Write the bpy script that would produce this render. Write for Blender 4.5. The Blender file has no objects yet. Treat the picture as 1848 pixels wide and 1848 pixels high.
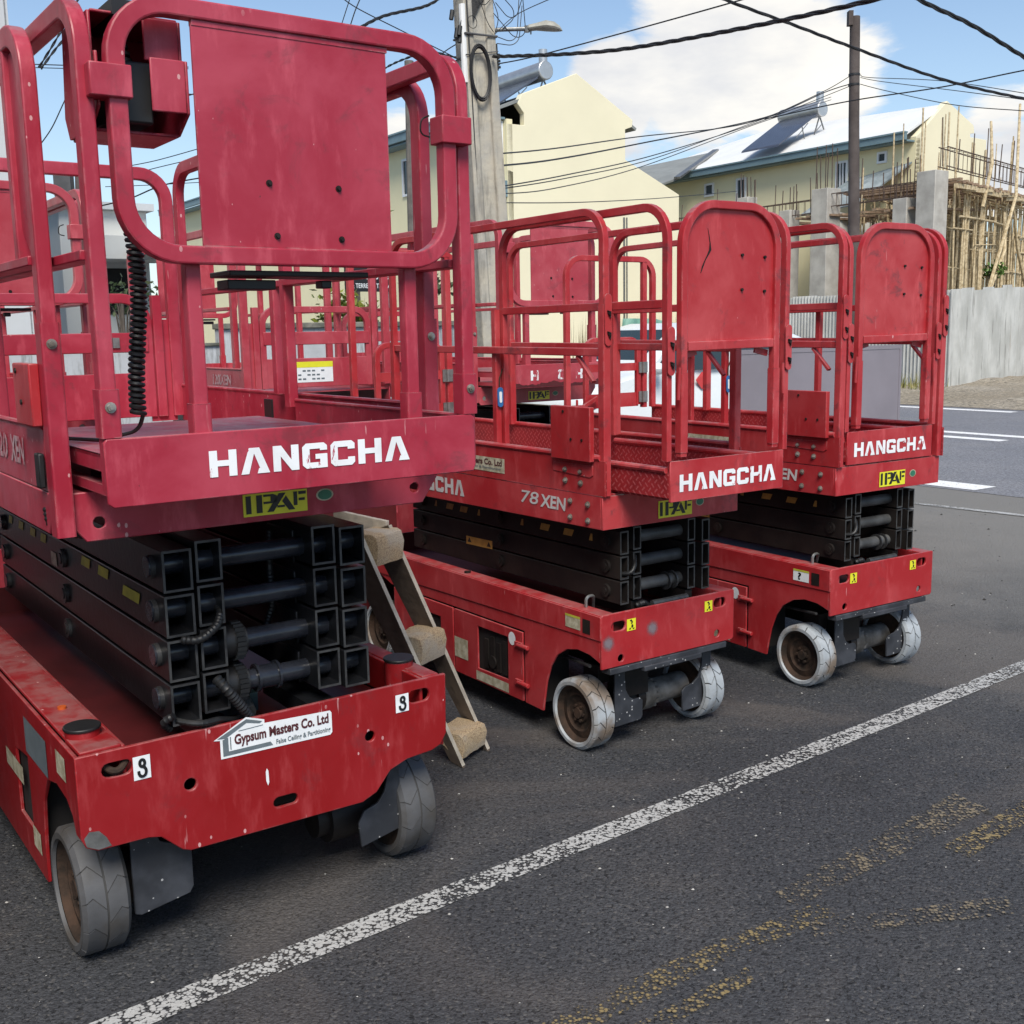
import bpy, bmesh, math, random
import numpy as np
from mathutils import Vector, Matrix
from mathutils.geometry import tessellate_polygon
R = math.radians
random.seed(7)
sc = bpy.context.scene
COL = sc.collection

# ------------------------------------------------------------------ camera
CAM_H = 1.76
PITCH, ROLL, FPX = 0.1601, -0.0187, 2009.0
fw = Vector((0, math.cos(PITCH), -math.sin(PITCH)))
rt0 = Vector((1, 0, 0)); up0 = rt0.cross(fw)
rt = math.cos(ROLL) * rt0 + math.sin(ROLL) * up0
up = -math.sin(ROLL) * rt0 + math.cos(ROLL) * up0
cd = bpy.data.cameras.new('camera'); cam = bpy.data.objects.new('camera', cd); COL.objects.link(cam)
cd.sensor_width = 36.0; cd.lens = 36.0 * FPX / 1848.0; cd.clip_start = 0.05; cd.clip_end = 3000
M = Matrix.Identity(4)
for i in range(3):
    M[i][0] = rt[i]; M[i][1] = up[i]; M[i][2] = -fw[i]
M[2][3] = CAM_H
cam.matrix_world = M
sc.camera = cam

# ------------------------------------------------------------------ light, sky, exposure
SUN_EL, SUN_AZ = R(50), R(174)          # azimuth clockwise from +Y: the sun stands behind the camera, to the left
sc.view_settings.view_transform = 'Standard'
sc.view_settings.look = 'None'
sc.view_settings.gamma = 1.0
sc.view_settings.use_curve_mapping = False
sc.view_settings.exposure = 1.62
w = bpy.data.worlds.new('World'); sc.world = w; w.use_nodes = True
nt = w.node_tree; nt.nodes.clear()
def N(t, typ, **kw):
    n = t.nodes.new(typ)
    for k, v in kw.items():
        if k.startswith('i_'): n.inputs[k[2:].replace('_', ' ')].default_value = v
        else: setattr(n, k, v)
    return n
out = N(nt, 'ShaderNodeOutputWorld'); bg = N(nt, 'ShaderNodeBackground')
sky = N(nt, 'ShaderNodeTexSky', sky_type='NISHITA', sun_disc=False, sun_elevation=SUN_EL, sun_rotation=SUN_AZ,
        air_density=1.0, dust_density=0.35, ozone_density=1.6)
bg.inputs['Strength'].default_value = 0.05
tc = N(nt, 'ShaderNodeTexCoord')
sep = N(nt, 'ShaderNodeSeparateXYZ'); nt.links.new(tc.outputs['Generated'], sep.inputs[0])
def mth(t, op, a, b=None, c=None, clamp=False):
    n = N(t, 'ShaderNodeMath', operation=op, use_clamp=clamp)
    for i, x in enumerate((a, b, c)):
        if x is None: continue
        if isinstance(x, (int, float)): n.inputs[i].default_value = x
        else: t.links.new(x, n.inputs[i])
    return n.outputs[0]
def sstep(t, x, a, b):
    n = N(t, 'ShaderNodeMapRange', interpolation_type='SMOOTHSTEP')
    t.links.new(x, n.inputs[0]); n.inputs[1].default_value = a; n.inputs[2].default_value = b
    return n.outputs[0]
zc = mth(nt, 'ADD', sep.outputs[2], 0.22)
cx = mth(nt, 'DIVIDE', sep.outputs[0], zc); cy = mth(nt, 'DIVIDE', sep.outputs[1], zc)
cmb = N(nt, 'ShaderNodeCombineXYZ'); nt.links.new(cx, cmb.inputs[0]); nt.links.new(cy, cmb.inputs[1])
cmb.inputs[2].default_value = 3.1
nz = N(nt, 'ShaderNodeTexNoise', i_Scale=1.15, i_Detail=9.0, i_Roughness=0.60, i_Distortion=0.3); nt.links.new(cmb.outputs[0], nz.inputs['Vector'])
# the big cumulus bank: one broad mass in the direction in which it stands, broken up by the noise
def dirn(px, py):
    d = FPX * fw + (px - 924) * rt - (py - 924) * up; return d.normalized()
def blob(px, py, size):
    d = dirn(px, py)
    dp = N(nt, 'ShaderNodeVectorMath', operation='DISTANCE'); nt.links.new(tc.outputs['Generated'], dp.inputs[0]); dp.inputs[1].default_value = d
    return sstep(nt, dp.outputs['Value'], size, 0.0)
b1 = blob(1290, 100, 0.145); b2 = blob(1110, 150, 0.085); b3 = blob(1440, 150, 0.10); b4 = blob(1800, 300, 0.09); b5 = blob(740, 250, .09)
bl = mth(nt, 'MAXIMUM', mth(nt, 'MAXIMUM', b1, b2), mth(nt, 'MAXIMUM', b3, mth(nt,'MAXIMUM', mth(nt,'MULTIPLY',b4,.8), mth(nt,'MULTIPLY',b5,.8))))
dens = mth(nt, 'ADD', nz.outputs['Fac'], mth(nt, 'MULTIPLY', bl, 0.36))
cmask = sstep(nt, dens, 0.60, 0.69)
nz2 = N(nt, 'ShaderNodeTexNoise', i_Scale=2.2, i_Detail=7.0, i_Roughness=0.55)
nt.links.new(cmb.outputs[0], nz2.inputs['Vector'])
core = sstep(nt, mth(nt, 'ADD', mth(nt, 'MULTIPLY', nz2.outputs['Fac'], 0.8), mth(nt, 'MULTIPLY', sep.outputs[2], -0.9)), 0.12, 0.42)
ccol = N(nt, 'ShaderNodeMixRGB'); nt.links.new(core, ccol.inputs[0])
CLOUD_LIT, CLOUD_SHADE = (7.4, 7.1, 6.5, 1), (4.8, 4.9, 5.2, 1)
ccol.inputs[1].default_value = CLOUD_LIT; ccol.inputs[2].default_value = CLOUD_SHADE
thin = sstep(nt, sep.outputs[2], 0.34, 0.0)
hz = N(nt, 'ShaderNodeMixRGB'); nt.links.new(mth(nt, 'MULTIPLY', thin, 0.42), hz.inputs[0]); nt.links.new(sky.outputs[0], hz.inputs[1]); hz.inputs[2].default_value = (3.9, 5.1, 6.0, 1)
mix = N(nt, 'ShaderNodeMixRGB'); nt.links.new(mth(nt, 'MULTIPLY', cmask, 0.95), mix.inputs[0]); nt.links.new(hz.outputs[0], mix.inputs[1]); nt.links.new(ccol.outputs[0], mix.inputs[2])
nt.links.new(mix.outputs[0], bg.inputs[0]); nt.links.new(bg.outputs[0], out.inputs[0])
sd = bpy.data.lights.new('sun', 'SUN'); so = bpy.data.objects.new('sun', sd); COL.objects.link(so)
sd.energy = 1.5; sd.angle = R(28); sd.color = (1.0, 0.945, 0.84)
sdir = Vector((math.sin(SUN_AZ) * math.cos(SUN_EL), math.cos(SUN_AZ) * math.cos(SUN_EL), math.sin(SUN_EL)))
so.rotation_euler = sdir.to_track_quat('Z', 'Y').to_euler()
sc.cycles.max_bounces = 6; sc.cycles.diffuse_bounces = 3; sc.cycles.glossy_bounces = 3; sc.cycles.transparent_max_bounces = 6

# ------------------------------------------------------------------ object helpers
def tag(o, label=None, cat=None, group=None, kind=None):
    if label: o['label'] = label
    if cat: o['category'] = cat
    if group: o['group'] = group
    if kind: o['kind'] = kind
    return o
def thing(name, label, cat, loc=(0, 0, 0), rz=0.0, group=None):
    o = bpy.data.objects.new(name, None); COL.objects.link(o)
    o.location = loc; o.rotation_euler = (0, 0, rz); o.empty_display_size = 0.1
    return tag(o, label, cat, group)
def inst(o, parent, loc=(0, 0, 0), rz=0.0):
    c = o.copy(); COL.objects.link(c); c.parent = parent; c.location = loc; c.rotation_euler = (0, 0, rz); return c
def inst_tree(o, parent, loc, rz=0.0):
    c = inst(o, parent, loc, rz)
    for ch in o.children:
        d = ch.copy(); COL.objects.link(d); d.parent = c
    return c
def add(a, b): return (a[0] + b[0], a[1] + b[1], a[2] + b[2])

def fill_holes(loops):
    bm = bmesh.new(); vs = []; ed = []
    for l in loops:
        v = [bm.verts.new(p) for p in l]; vs += v; ed += [bm.edges.new((v[k], v[(k + 1) % len(v)])) for k in range(len(v))]
    bm.verts.index_update()
    bmesh.ops.triangle_fill(bm, edges=ed, use_beauty=True)
    o = [tuple(v.index for v in f.verts) for f in bm.faces]; bm.free(); return o

class MB:
    def __init__(s): s.v = []; s.f = []; s.sharp = 0.6
    def poly(s, pts):
        i = len(s.v); s.v += [tuple(p) for p in pts]; s.f.append(tuple(range(i, i + len(pts)))); return s
    def box(s, x0, x1, y0, y1, z0, z1):
        i = len(s.v)
        s.v += [(x0, y0, z0), (x1, y0, z0), (x1, y1, z0), (x0, y1, z0), (x0, y0, z1), (x1, y0, z1), (x1, y1, z1), (x0, y1, z1)]
        s.f += [tuple(i + k for k in q) for q in ((0, 3, 2, 1), (4, 5, 6, 7), (0, 1, 5, 4), (1, 2, 6, 5), (2, 3, 7, 6), (3, 0, 4, 7))]
        return s
    def bar(s, p, q, a, b, ref=(0, 0, 1)):
        p = Vector(p); q = Vector(q); t = (q - p).normalized(); r = Vector(ref)
        if abs(t.dot(r)) > 0.95: r = Vector((1, 0, 0))
        n = t.cross(r).normalized(); m = n.cross(t)
        i = len(s.v)
        for c in (p, q):
            for sa, sb in ((-1, -1), (1, -1), (1, 1), (-1, 1)): s.v.append(tuple(c + n * a * sa + m * b * sb))
        s.f += [tuple(i + k for k in f) for f in ((0, 3, 2, 1), (4, 5, 6, 7), (0, 1, 5, 4), (1, 2, 6, 5), (2, 3, 7, 6), (3, 0, 4, 7))]
        return s
    def prism(s, pts, off, holes=()):
        """closed outline (list of 3D points) pushed along off; holes are outlines too"""
        loops = [[Vector(p) for p in pts]] + [[Vector(p) for p in h] for h in holes]
        flat = [p for l in loops for p in l]; off = Vector(off)
        tris = tessellate_polygon(loops) if not holes else fill_holes(loops)
        i = len(s.v); n = len(flat)
        s.v += [tuple(p) for p in flat] + [tuple(p + off) for p in flat]
        nrm = None
        for t in tris:
            a, b, c = (flat[k] for k in t)
            s_ = (b - a).cross(c - a).dot(off)
            t = t if s_ < 0 else t[::-1]
            s.f.append(tuple(i + k for k in t)); s.f.append(tuple(i + n + k for k in t[::-1]))
        k0 = 0
        for l in loops:
            m = len(l)
            for k in range(m):
                a = i + k0 + k; b = i + k0 + (k + 1) % m
                s.f.append((a, b, b + n, a + n))
            k0 += m
        return s
    def flat(s, loops):
        loops = [[Vector(p) for p in l] for l in loops]; fl = [p for l in loops for p in l]
        i = len(s.v); s.v += [tuple(p) for p in fl]
        s.f += [tuple(i + k for k in t) for t in tessellate_polygon(loops)]
        return s
    def cyl(s, p, q, r, n=16, r2=None, caps=True):
        p = Vector(p); q = Vector(q); t = (q - p).normalized()
        a = t.orthogonal().normalized(); b = t.cross(a); r2 = r if r2 is None else r2
        i = len(s.v)
        for c, rr in ((p, r), (q, r2)):
            for k in range(n):
                th = 2 * math.pi * k / n; s.v.append(tuple(c + (a * math.cos(th) + b * math.sin(th)) * rr))
        for k in range(n):
            s.f.append((i + k, i + (k + 1) % n, i + n + (k + 1) % n, i + n + k))
        if caps:
            s.f.append(tuple(i + k for k in range(n))[::-1]); s.f.append(tuple(i + n + k for k in range(n)))
        return s
    def tube(s, path, r, n=8, closed=False):
        P = [Vector(p) for p in path]; m = len(P); i = len(s.v)
        ref = None
        for k in range(m):
            if closed: t = (P[(k + 1) % m] - P[k - 1]).normalized()
            else: t = (P[min(k + 1, m - 1)] - P[max(k - 1, 0)]).normalized()
            if ref is None: ref = t.orthogonal().normalized()
            a = (ref - t * ref.dot(t))
            a = a.normalized() if a.length > 1e-6 else t.orthogonal().normalized()
            ref = a; b = t.cross(a)
            rr = r[k] if isinstance(r, (list, tuple)) else r
            for j in range(n):
                th = 2 * math.pi * j / n; s.v.append(tuple(P[k] + (a * math.cos(th) + b * math.sin(th)) * rr))
        for k in range(m if closed else m - 1):
            k2 = (k + 1) % m
            for j in range(n):
                s.f.append((i + k * n + j, i + k * n + (j + 1) % n, i + k2 * n + (j + 1) % n, i + k2 * n + j))
        if not closed:
            s.f.append(tuple(i + j for j in range(n))[::-1]); s.f.append(tuple(i + (m - 1) * n + j for j in range(n)))
        return s
    def rtube(s, path, nrm, a, b, closed=False, c=0.24):
        """rectangular tube with rounded edges; a = half size along nrm, b = half size in the plane of the path"""
        P = [Vector(p) for p in path]; nrm = Vector(nrm).normalized(); m = len(P); i = len(s.v)
        ch = c * min(a, b); s.sharp = 0.33
        prof = []
        for qd, (sx, sy) in enumerate(((1, 1), (-1, 1), (-1, -1), (1, -1))):
            for j in (0, 1, 2):
                th = math.pi / 2 * (qd + j / 2); prof.append((sx * (a - ch) + ch * math.cos(th), sy * (b - ch) + ch * math.sin(th)))
        n = len(prof)
        for k in range(m):
            if closed: d0 = (P[k] - P[k - 1]).normalized(); d1 = (P[(k + 1) % m] - P[k]).normalized()
            else:
                d0 = (P[k] - P[max(k - 1, 0)]); d1 = (P[min(k + 1, m - 1)] - P[k])
                d0 = d0.normalized() if d0.length > 0 else d1.normalized(); d1 = d1.normalized() if d1.length > 0 else d0
            t = (d0 + d1).normalized(); side = t.cross(nrm).normalized()
            sc_ = 1.0 / max(0.5, t.dot(d0))
            for x, y in prof: s.v.append(tuple(P[k] + nrm * x + side * y * sc_))
        for k in range(m if closed else m - 1):
            k2 = (k + 1) % m
            for j in range(n):
                s.f.append((i + k * n + j, i + k * n + (j + 1) % n, i + k2 * n + (j + 1) % n, i + k2 * n + j))
        if not closed:
            s.f.append(tuple(i + j for j in range(n))[::-1]); s.f.append(tuple(i + (m - 1) * n + j for j in range(n)))
        return s
    def sphere(s, c, r, n=10, m=6, sz=1.0):
        pts = []
        for k in range(m + 1):
            ph = -math.pi / 2 + math.pi * k / m
            pts.append((c[0], c[1], c[2] + r * sz * math.sin(ph), max(1e-4, r * math.cos(ph))))
        i = len(s.v)
        for x, y, z, rr in pts:
            for j in range(n):
                th = 2 * math.pi * j / n; s.v.append((x + rr * math.cos(th), y + rr * math.sin(th), z))
        for k in range(m):
            for j in range(n): s.f.append((i + k * n + j, i + k * n + (j + 1) % n, i + (k + 1) * n + (j + 1) % n, i + (k + 1) * n + j))
        return s
    def build(s, name, mat, parent=None, loc=(0, 0, 0), rz=0.0, bev=0.0, sharp=None, smooth=True):
        sharp = sharp or s.sharp
        me = bpy.data.meshes.new(name); me.from_pydata(s.v, [], s.f)
        bm = bmesh.new(); bm.from_mesh(me); bmesh.ops.recalc_face_normals(bm, faces=bm.faces); bm.to_mesh(me); bm.free()
        if smooth:
            me.polygons.foreach_set('use_smooth', [True] * len(me.polygons)); me.set_sharp_from_angle(angle=sharp)
        if mat: me.materials.append(mat)
        o = bpy.data.objects.new(name, me); COL.objects.link(o)
        o.parent = parent; o.location = loc; o.rotation_euler = (0, 0, rz)
        if bev:
            b = o.modifiers.new('edge', 'BEVEL'); b.width = bev; b.segments = 2; b.limit_method = 'ANGLE'; b.angle_limit = R(40)
        return o

def fillet(pts, rad, n=8, closed=False):
    P = [Vector(p) for p in pts]; m = len(P); o = []
    for k in range(m):
        if not closed and k in (0, m - 1): o.append(P[k]); continue
        r = rad[k] if isinstance(rad, (list, tuple)) else rad
        if r <= 0: o.append(P[k]); continue
        a = (P[k - 1] - P[k]); b = (P[(k + 1) % m] - P[k]); la, lb = a.length, b.length; a.normalize(); b.normalize()
        ang = a.angle(b); d = min(r / math.tan(ang / 2), la * 0.499, lb * 0.499); r = d * math.tan(ang / 2)
        c = P[k] + (a + b).normalized() * (r / math.sin(ang / 2)); p0 = P[k] + a * d; p1 = P[k] + b * d
        v0 = p0 - c; v1 = p1 - c; tot = v0.angle(v1)
        for j in range(n + 1):
            t = j / n; o.append(c + (v0 * math.sin((1 - t) * tot) + v1 * math.sin(t * tot)) / math.sin(tot))
    return o
def circ(cx, cz, r, n=16, f=lambda a, b: (a, 0, b), r2=None):
    r2 = r if r2 is None else r2
    return [f(cx + r * math.cos(2 * math.pi * k / n), cz + r2 * math.sin(2 * math.pi * k / n)) for k in range(n)]
def slot(cx, cz, w, h, f=lambda a, b: (a, 0, b), n=7):
    r = h / 2; o = []
    for k in range(n): t = -math.pi / 2 + math.pi * k / (n - 1); o.append(f(cx + w / 2 - r + r * math.cos(t), cz + r * math.sin(t)))
    for k in range(n): t = math.pi / 2 + math.pi * k / (n - 1); o.append(f(cx - w / 2 + r + r * math.cos(t), cz + r * math.sin(t)))
    return o

# ------------------------------------------------------------------ materials
def mat(name, rough=0.5, metal=0.0):
    m = bpy.data.materials.new(name); m.use_nodes = True; t = m.node_tree
    b = t.nodes['Principled BSDF']; b.inputs['Roughness'].default_value = rough; b.inputs['Metallic'].default_value = metal
    return m, t, b
def coords(t, scale=(1, 1, 1), per_object=True):
    tc = N(t, 'ShaderNodeTexCoord')
    v = tc.outputs['Object']
    if per_object:
        oi = N(t, 'ShaderNodeObjectInfo'); a = N(t, 'ShaderNodeVectorMath', operation='MULTIPLY_ADD')
        t.links.new(oi.outputs['Location'], a.inputs[0]); a.inputs[1].default_value = (3.7, 2.9, 5.3); t.links.new(v, a.inputs[2]); v = a.outputs[0]
    if scale != (1, 1, 1):
        m = N(t, 'ShaderNodeVectorMath', operation='MULTIPLY'); t.links.new(v, m.inputs[0]); m.inputs[1].default_value = scale; v = m.outputs[0]
    return v
def noise(t, v, scale, detail=4.0, rough=0.55, dist=0.0):
    n = N(t, 'ShaderNodeTexNoise', i_Scale=scale, i_Detail=detail, i_Roughness=rough, i_Distortion=dist); t.links.new(v, n.inputs['Vector']); return n.outputs['Fac']
def mixc(t, f, a, b):
    n = N(t, 'ShaderNodeMixRGB')
    if isinstance(f, (int, float)): n.inputs[0].default_value = f
    else: t.links.new(f, n.inputs[0])
    for i, x in ((1, a), (2, b)):
        if isinstance(x, tuple): n.inputs[i].default_value = x if len(x) == 4 else x + (1,)
        else: t.links.new(x, n.inputs[i])
    return n.outputs[0]
def bump(t, b, h, strength=0.3, dist=0.01):
    n = N(t, 'ShaderNodeBump'); n.inputs['Strength'].default_value = strength; n.inputs['Distance'].default_value = dist
    t.links.new(h, n.inputs['Height']); t.links.new(n.outputs[0], b.inputs['Normal'])
def simple(name, col, rough=0.5, metal=0.0, var=0.25, scale=6.0, bmp=0.0, bscale=60.0, col2=None, per=True, spec=0.5):
    m, t, b = mat(name, rough, metal); b.inputs['Specular IOR Level'].default_value = spec
    v = coords(t, per_object=per)
    f = noise(t, v, scale, 6, 0.6)
    c2 = col2 or tuple(x * (1 - var) for x in col)
    c = mixc(t, sstep(t, f, 0.3, 0.7), col, c2)
    t.links.new(c, b.inputs['Base Color'])
    if bmp: bump(t, b, noise(t, v, bscale, 4), bmp, 0.01)
    return m
def red_paint(name, base, fade, specks=0.5, grime=0.4, rough=0.36, spec=0.5):
    m, t, b = mat(name, rough)
    v = coords(t); vs = coords(t, (1, 1, 0.28)); vh = coords(t, (0.25, 0.25, 1))
    f = sstep(t, noise(t, v, 2.6, 6, 0.62, 0.4), 0.36, 0.7)
    c = mixc(t, f, base, fade)
    c = mixc(t, mth(t, 'MULTIPLY', sstep(t, noise(t, vs, 16, 5, 0.65), 0.52, 0.75), 0.35), c, tuple(min(1, x * 1.5 + 0.06) for x in fade))
    # paint fleas and scratches down to the primer
    vo = N(t, 'ShaderNodeTexVoronoi', i_Scale=58.0, i_Randomness=1.0); t.links.new(coords(t, (1, 1, .6)), vo.inputs['Vector'])
    sp = N(t, 'ShaderNodeSeparateColor'); t.links.new(vo.outputs['Color'], sp.inputs[0])
    keep = mth(t, 'LESS_THAN', sp.outputs[0], 0.06 + 0.16 * specks)
    rad = mth(t, 'MULTIPLY', mth(t, 'POWER', sp.outputs[1], 2.0), 0.28)
    dot = mth(t, 'MULTIPLY', mth(t, 'LESS_THAN', vo.outputs['Distance'], rad), keep)
    dot = mth(t, 'MULTIPLY', dot, sstep(t, noise(t, v, 3.2, 3), 0.62 - 0.2 * specks, 0.72 - 0.2 * specks))
    c = mixc(t, mth(t, 'MULTIPLY', dot, 0.85), c, (0.62, 0.36, 0.36))
    stk = N(t, 'ShaderNodeTexNoise', i_Scale=1.0, i_Detail=3.0, i_Roughness=0.5); t.links.new(coords(t, (75, 75, 7)), stk.inputs['Vector'])
    stm = mth(t, 'MULTIPLY', sstep(t, stk.outputs['Fac'], 0.735 - 0.03 * specks, 0.765 - 0.03 * specks), sstep(t, noise(t, v, 4.0, 3), 0.45, 0.6))
    c = mixc(t, mth(t, 'MULTIPLY', stm, 0.6), c, (0.60, 0.32, 0.32))
    # dark chips
    ch = sstep(t, noise(t, v, 24, 7, 0.7, 0.6), 0.70, 0.73)
    c = mixc(t, mth(t, 'MULTIPLY', ch, 0.75), c, (0.05, 0.022, 0.022))
    # paint worn through along the edges
    bv = N(t, 'ShaderNodeBevel', samples=4); bv.inputs['Radius'].default_value = 0.006
    gn = N(t, 'ShaderNodeNewGeometry'); dp = N(t, 'ShaderNodeVectorMath', operation='DOT_PRODUCT'); t.links.new(bv.outputs[0], dp.inputs[0]); t.links.new(gn.outputs['Normal'], dp.inputs[1])
    ed = mth(t, 'MULTIPLY', sstep(t, dp.outputs['Value'], 0.985, 0.90), sstep(t, noise(t, v, 22, 6, 0.7), 0.44, 0.60))
    c = mixc(t, mth(t, 'MULTIPLY', ed, 0.75), c, mixc(t, sstep(t, noise(t, v, 5, 3), 0.45, 0.55), (0.42, 0.22, 0.22), (0.07, 0.03, 0.03)))
    # soot and mould lying on the upper faces
    ge = N(t, 'ShaderNodeNewGeometry'); sz = N(t, 'ShaderNodeSeparateXYZ'); t.links.new(ge.outputs['True Normal'], sz.inputs[0])
    upf = sstep(t, sz.outputs[2], 0.55, 0.95)
    d = mth(t, 'MULTIPLY', upf, sstep(t, noise(t, v, 9, 6, 0.7), 0.35, 0.65))
    c = mixc(t, mth(t, 'MULTIPLY', d, grime), c, (0.30, 0.22, 0.21))
    st = sstep(t, noise(t, v, 7, 8, 0.72, 0.5), 0.55, 0.68)
    c = mixc(t, mth(t, 'MULTIPLY', st, grime * 0.7), c, (0.09, 0.035, 0.04))
    t.links.new(c, b.inputs['Base Color'])
    rr = mth(t, 'ADD', mth(t, 'MULTIPLY', noise(t, v, 12, 5), 0.32), rough - 0.14); t.links.new(rr, b.inputs['Roughness'])
    b.inputs['Specular IOR Level'].default_value = spec
    bump(t, b, mth(t, 'ADD', mth(t, 'MULTIPLY', noise(t, v, 5, 3), 0.6), mth(t, 'MULTIPLY', ch, -0.25)), 0.12, 0.01)
    return m
RED_A = red_paint('faded_crimson_paint', (0.32, 0.016, 0.036), (0.42, 0.050, 0.080), 0.7, 0.6, 0.38, 0.4)
RED_A2 = red_paint('chassis_red_paint', (0.24, 0.007, 0.009), (0.27, 0.012, 0.016), 0.8, 0.4, 0.4, 0.35)
RED_B = red_paint('weathered_red_paint', (0.36, 0.017, 0.023), (0.46, 0.060, 0.066), 0.3, 0.9, 0.38, 0.4)
RED_B2 = red_paint('dull_red_paint', (0.33, 0.014, 0.018), (0.40, 0.045, 0.05), 0.3, 0.4, 0.45, 0.35)
RED_D = red_paint('rear_row_red_paint', (0.36, 0.028, 0.045), (0.46, 0.08, 0.10), 0.4, 0.5)
def diamond(name, base):
    m, t, b = mat(name, 0.4)
    v = coords(t, per_object=False)
    sp = N(t, 'ShaderNodeSeparateXYZ'); t.links.new(v, sp.inputs[0])
    a = mth(t, 'MULTIPLY', mth(t, 'ADD', sp.outputs[1], mth(t, 'ADD', sp.outputs[2], sp.outputs[0])), 28.0)
    c_ = mth(t, 'MULTIPLY', mth(t, 'SUBTRACT', sp.outputs[1], mth(t, 'ADD', sp.outputs[2], sp.outputs[0])), 28.0)
    fa = mth(t, 'FRACT', a); fb = mth(t, 'FRACT', c_)
    chk = mth(t, 'MODULO', mth(t, 'ADD', mth(t, 'FLOOR', a), mth(t, 'FLOOR', c_)), 2.0)
    chk = mth(t, 'GREATER_THAN', mth(t, 'ABSOLUTE', chk), 0.5)
    def lug(u, wv): return mth(t, 'MULTIPLY', mth(t, 'LESS_THAN', mth(t, 'ABSOLUTE', mth(t, 'SUBTRACT', u, 0.5)), 0.13), mth(t, 'LESS_THAN', mth(t, 'ABSOLUTE', mth(t, 'SUBTRACT', wv, 0.5)), 0.4))
    h = mth(t, 'ADD', mth(t, 'MULTIPLY', lug(fa, fb), chk), mth(t, 'MULTIPLY', lug(fb, fa), mth(t, 'SUBTRACT', 1.0, chk)))
    col = mixc(t, sstep(t, noise(t, v, 6, 5), 0.35, 0.7), base, tuple(x * 0.7 for x in base))
    col = mixc(t, mth(t, 'MULTIPLY', h, 0.5), col, tuple(min(1, x * 1.3 + 0.1) for x in base))
    t.links.new(col, b.inputs['Base Color']); bump(t, b, h, 0.8, 0.004)
    return m
DIAM = diamond('red_tread_plate', (0.34, 0.025, 0.03))
BLACK = simple('black_gloss_paint', (0.008, 0.009, 0.011), 0.3, 0, 0.3, 8, 0.1, 40, col2=(0.016, 0.016, 0.018), spec=0.25)
BLACKB = simple('dusty_black_paint', (0.010, 0.009, 0.009), 0.48, 0, 0.3, 5, 0.1, 30, col2=(0.024, 0.019, 0.017), spec=0.2)
EDGEM = simple('worn_black_edges', (0.075, 0.075, 0.075), 0.4, 0.3, 0.5, 14, col2=(0.025, 0.025, 0.027))
PIPE_A = simple('black_pipe_paint', (0.012, 0.014, 0.02), 0.25, 0, 0.3, 9, 0.1, 40, col2=(0.03, 0.032, 0.04))
PIPE_B = simple('dusty_grey_pipe', (0.09, 0.09, 0.09), 0.55, 0.1, 0.5, 7, 0.1, 40, col2=(0.03, 0.03, 0.03))
BLACKPL = simple('black_rubber', (0.012, 0.012, 0.013), 0.5, 0, 0.3, 20)
def speckled(name, base, spk, dens=0.25, rough=0.55):
    m, t, b = mat(name, rough); v = coords(t)
    vo = N(t, 'ShaderNodeTexVoronoi', i_Scale=70.0); t.links.new(v, vo.inputs['Vector'])
    sp = N(t, 'ShaderNodeSeparateColor'); t.links.new(vo.outputs['Color'], sp.inputs[0])
    d = mth(t, 'MULTIPLY', mth(t, 'LESS_THAN', vo.outputs['Distance'], mth(t, 'MULTIPLY', sp.outputs[1], 0.3)), mth(t, 'LESS_THAN', sp.outputs[0], dens))
    c = mixc(t, sstep(t, noise(t, v, 9, 5), 0.4, 0.7), base, tuple(x * 1.8 + 0.01 for x in base))
    c = mixc(t, mth(t, 'MULTIPLY', d, 0.8), c, spk); t.links.new(c, b.inputs['Base Color']); return m
GUARD = speckled('spattered_dark_steel', (0.022, 0.024, 0.03), (0.45, 0.45, 0.45))
STEEL = simple('grey_steel', (0.32, 0.32, 0.31), 0.4, 0.7, 0.4, 20)
ZINC = simple('zinc_bolt', (0.42, 0.40, 0.37), 0.42, 0.6, 0.4, 30, col2=(0.2, 0.17, 0.14))
RUST = simple('rusty_hub', (0.060, 0.036, 0.025), 0.85, 0, 0.5, 14, 0.4, 40, col2=(0.022, 0.017, 0.014), spec=0.2)
HUBGREY = simple('dusty_hub_motor', (0.15, 0.145, 0.14), 0.7, 0, 0.5, 10, 0.3, 30, col2=(0.04, 0.035, 0.03))
def tyre_mat(name, col, dirt, amt):
    m, t, b = mat(name, 0.62); v = coords(t, per_object=True)
    c = mixc(t, sstep(t, noise(t, v, 7, 6, 0.65), 0.35, 0.7), col, tuple(x * 0.78 for x in col))
    c = mixc(t, mth(t, 'MULTIPLY', sstep(t, noise(t, v, 4, 4), 0.48, 0.66), amt), c, dirt)
    t.links.new(c, b.inputs['Base Color']); bump(t, b, noise(t, v, 45, 4), 0.25, 0.004); return m
TYRE_A = tyre_mat('scuffed_dark_tyre', (0.085, 0.085, 0.09), (0.05, 0.043, 0.036), 0.8)
TYRE_B = tyre_mat('grey_nonmarking_tyre', (0.38, 0.41, 0.44), (0.17, 0.125, 0.09), 0.95)
TYRE_D = simple('dark_tyre_side', (0.05, 0.048, 0.047), 0.7, 0, 0.4, 10, 0.2, 40, col2=(0.09, 0.075, 0.06))
GROOVE = simple('tyre_groove', (0.05, 0.048, 0.046), 0.8)
def worn_white(name, under, lo=0.58, hi=0.63, white=(0.82, 0.83, 0.85)):
    m, t, b = mat(name, 0.45); v = coords(t); vs = coords(t, (1, 1, 0.4))
    f = sstep(t, noise(t, vs, 17, 8, 0.68, 0.8), lo, hi)
    w_ = mixc(t, sstep(t, noise(t, v, 9, 4), 0.4, 0.7), white, tuple(x * 0.88 for x in white))
    t.links.new(mixc(t, f, w_, under), b.inputs['Base Color']); return m
WHITE_A = worn_white('peeling_white_letter', (0.40, 0.05, 0.09), 0.60, 0.615)
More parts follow.
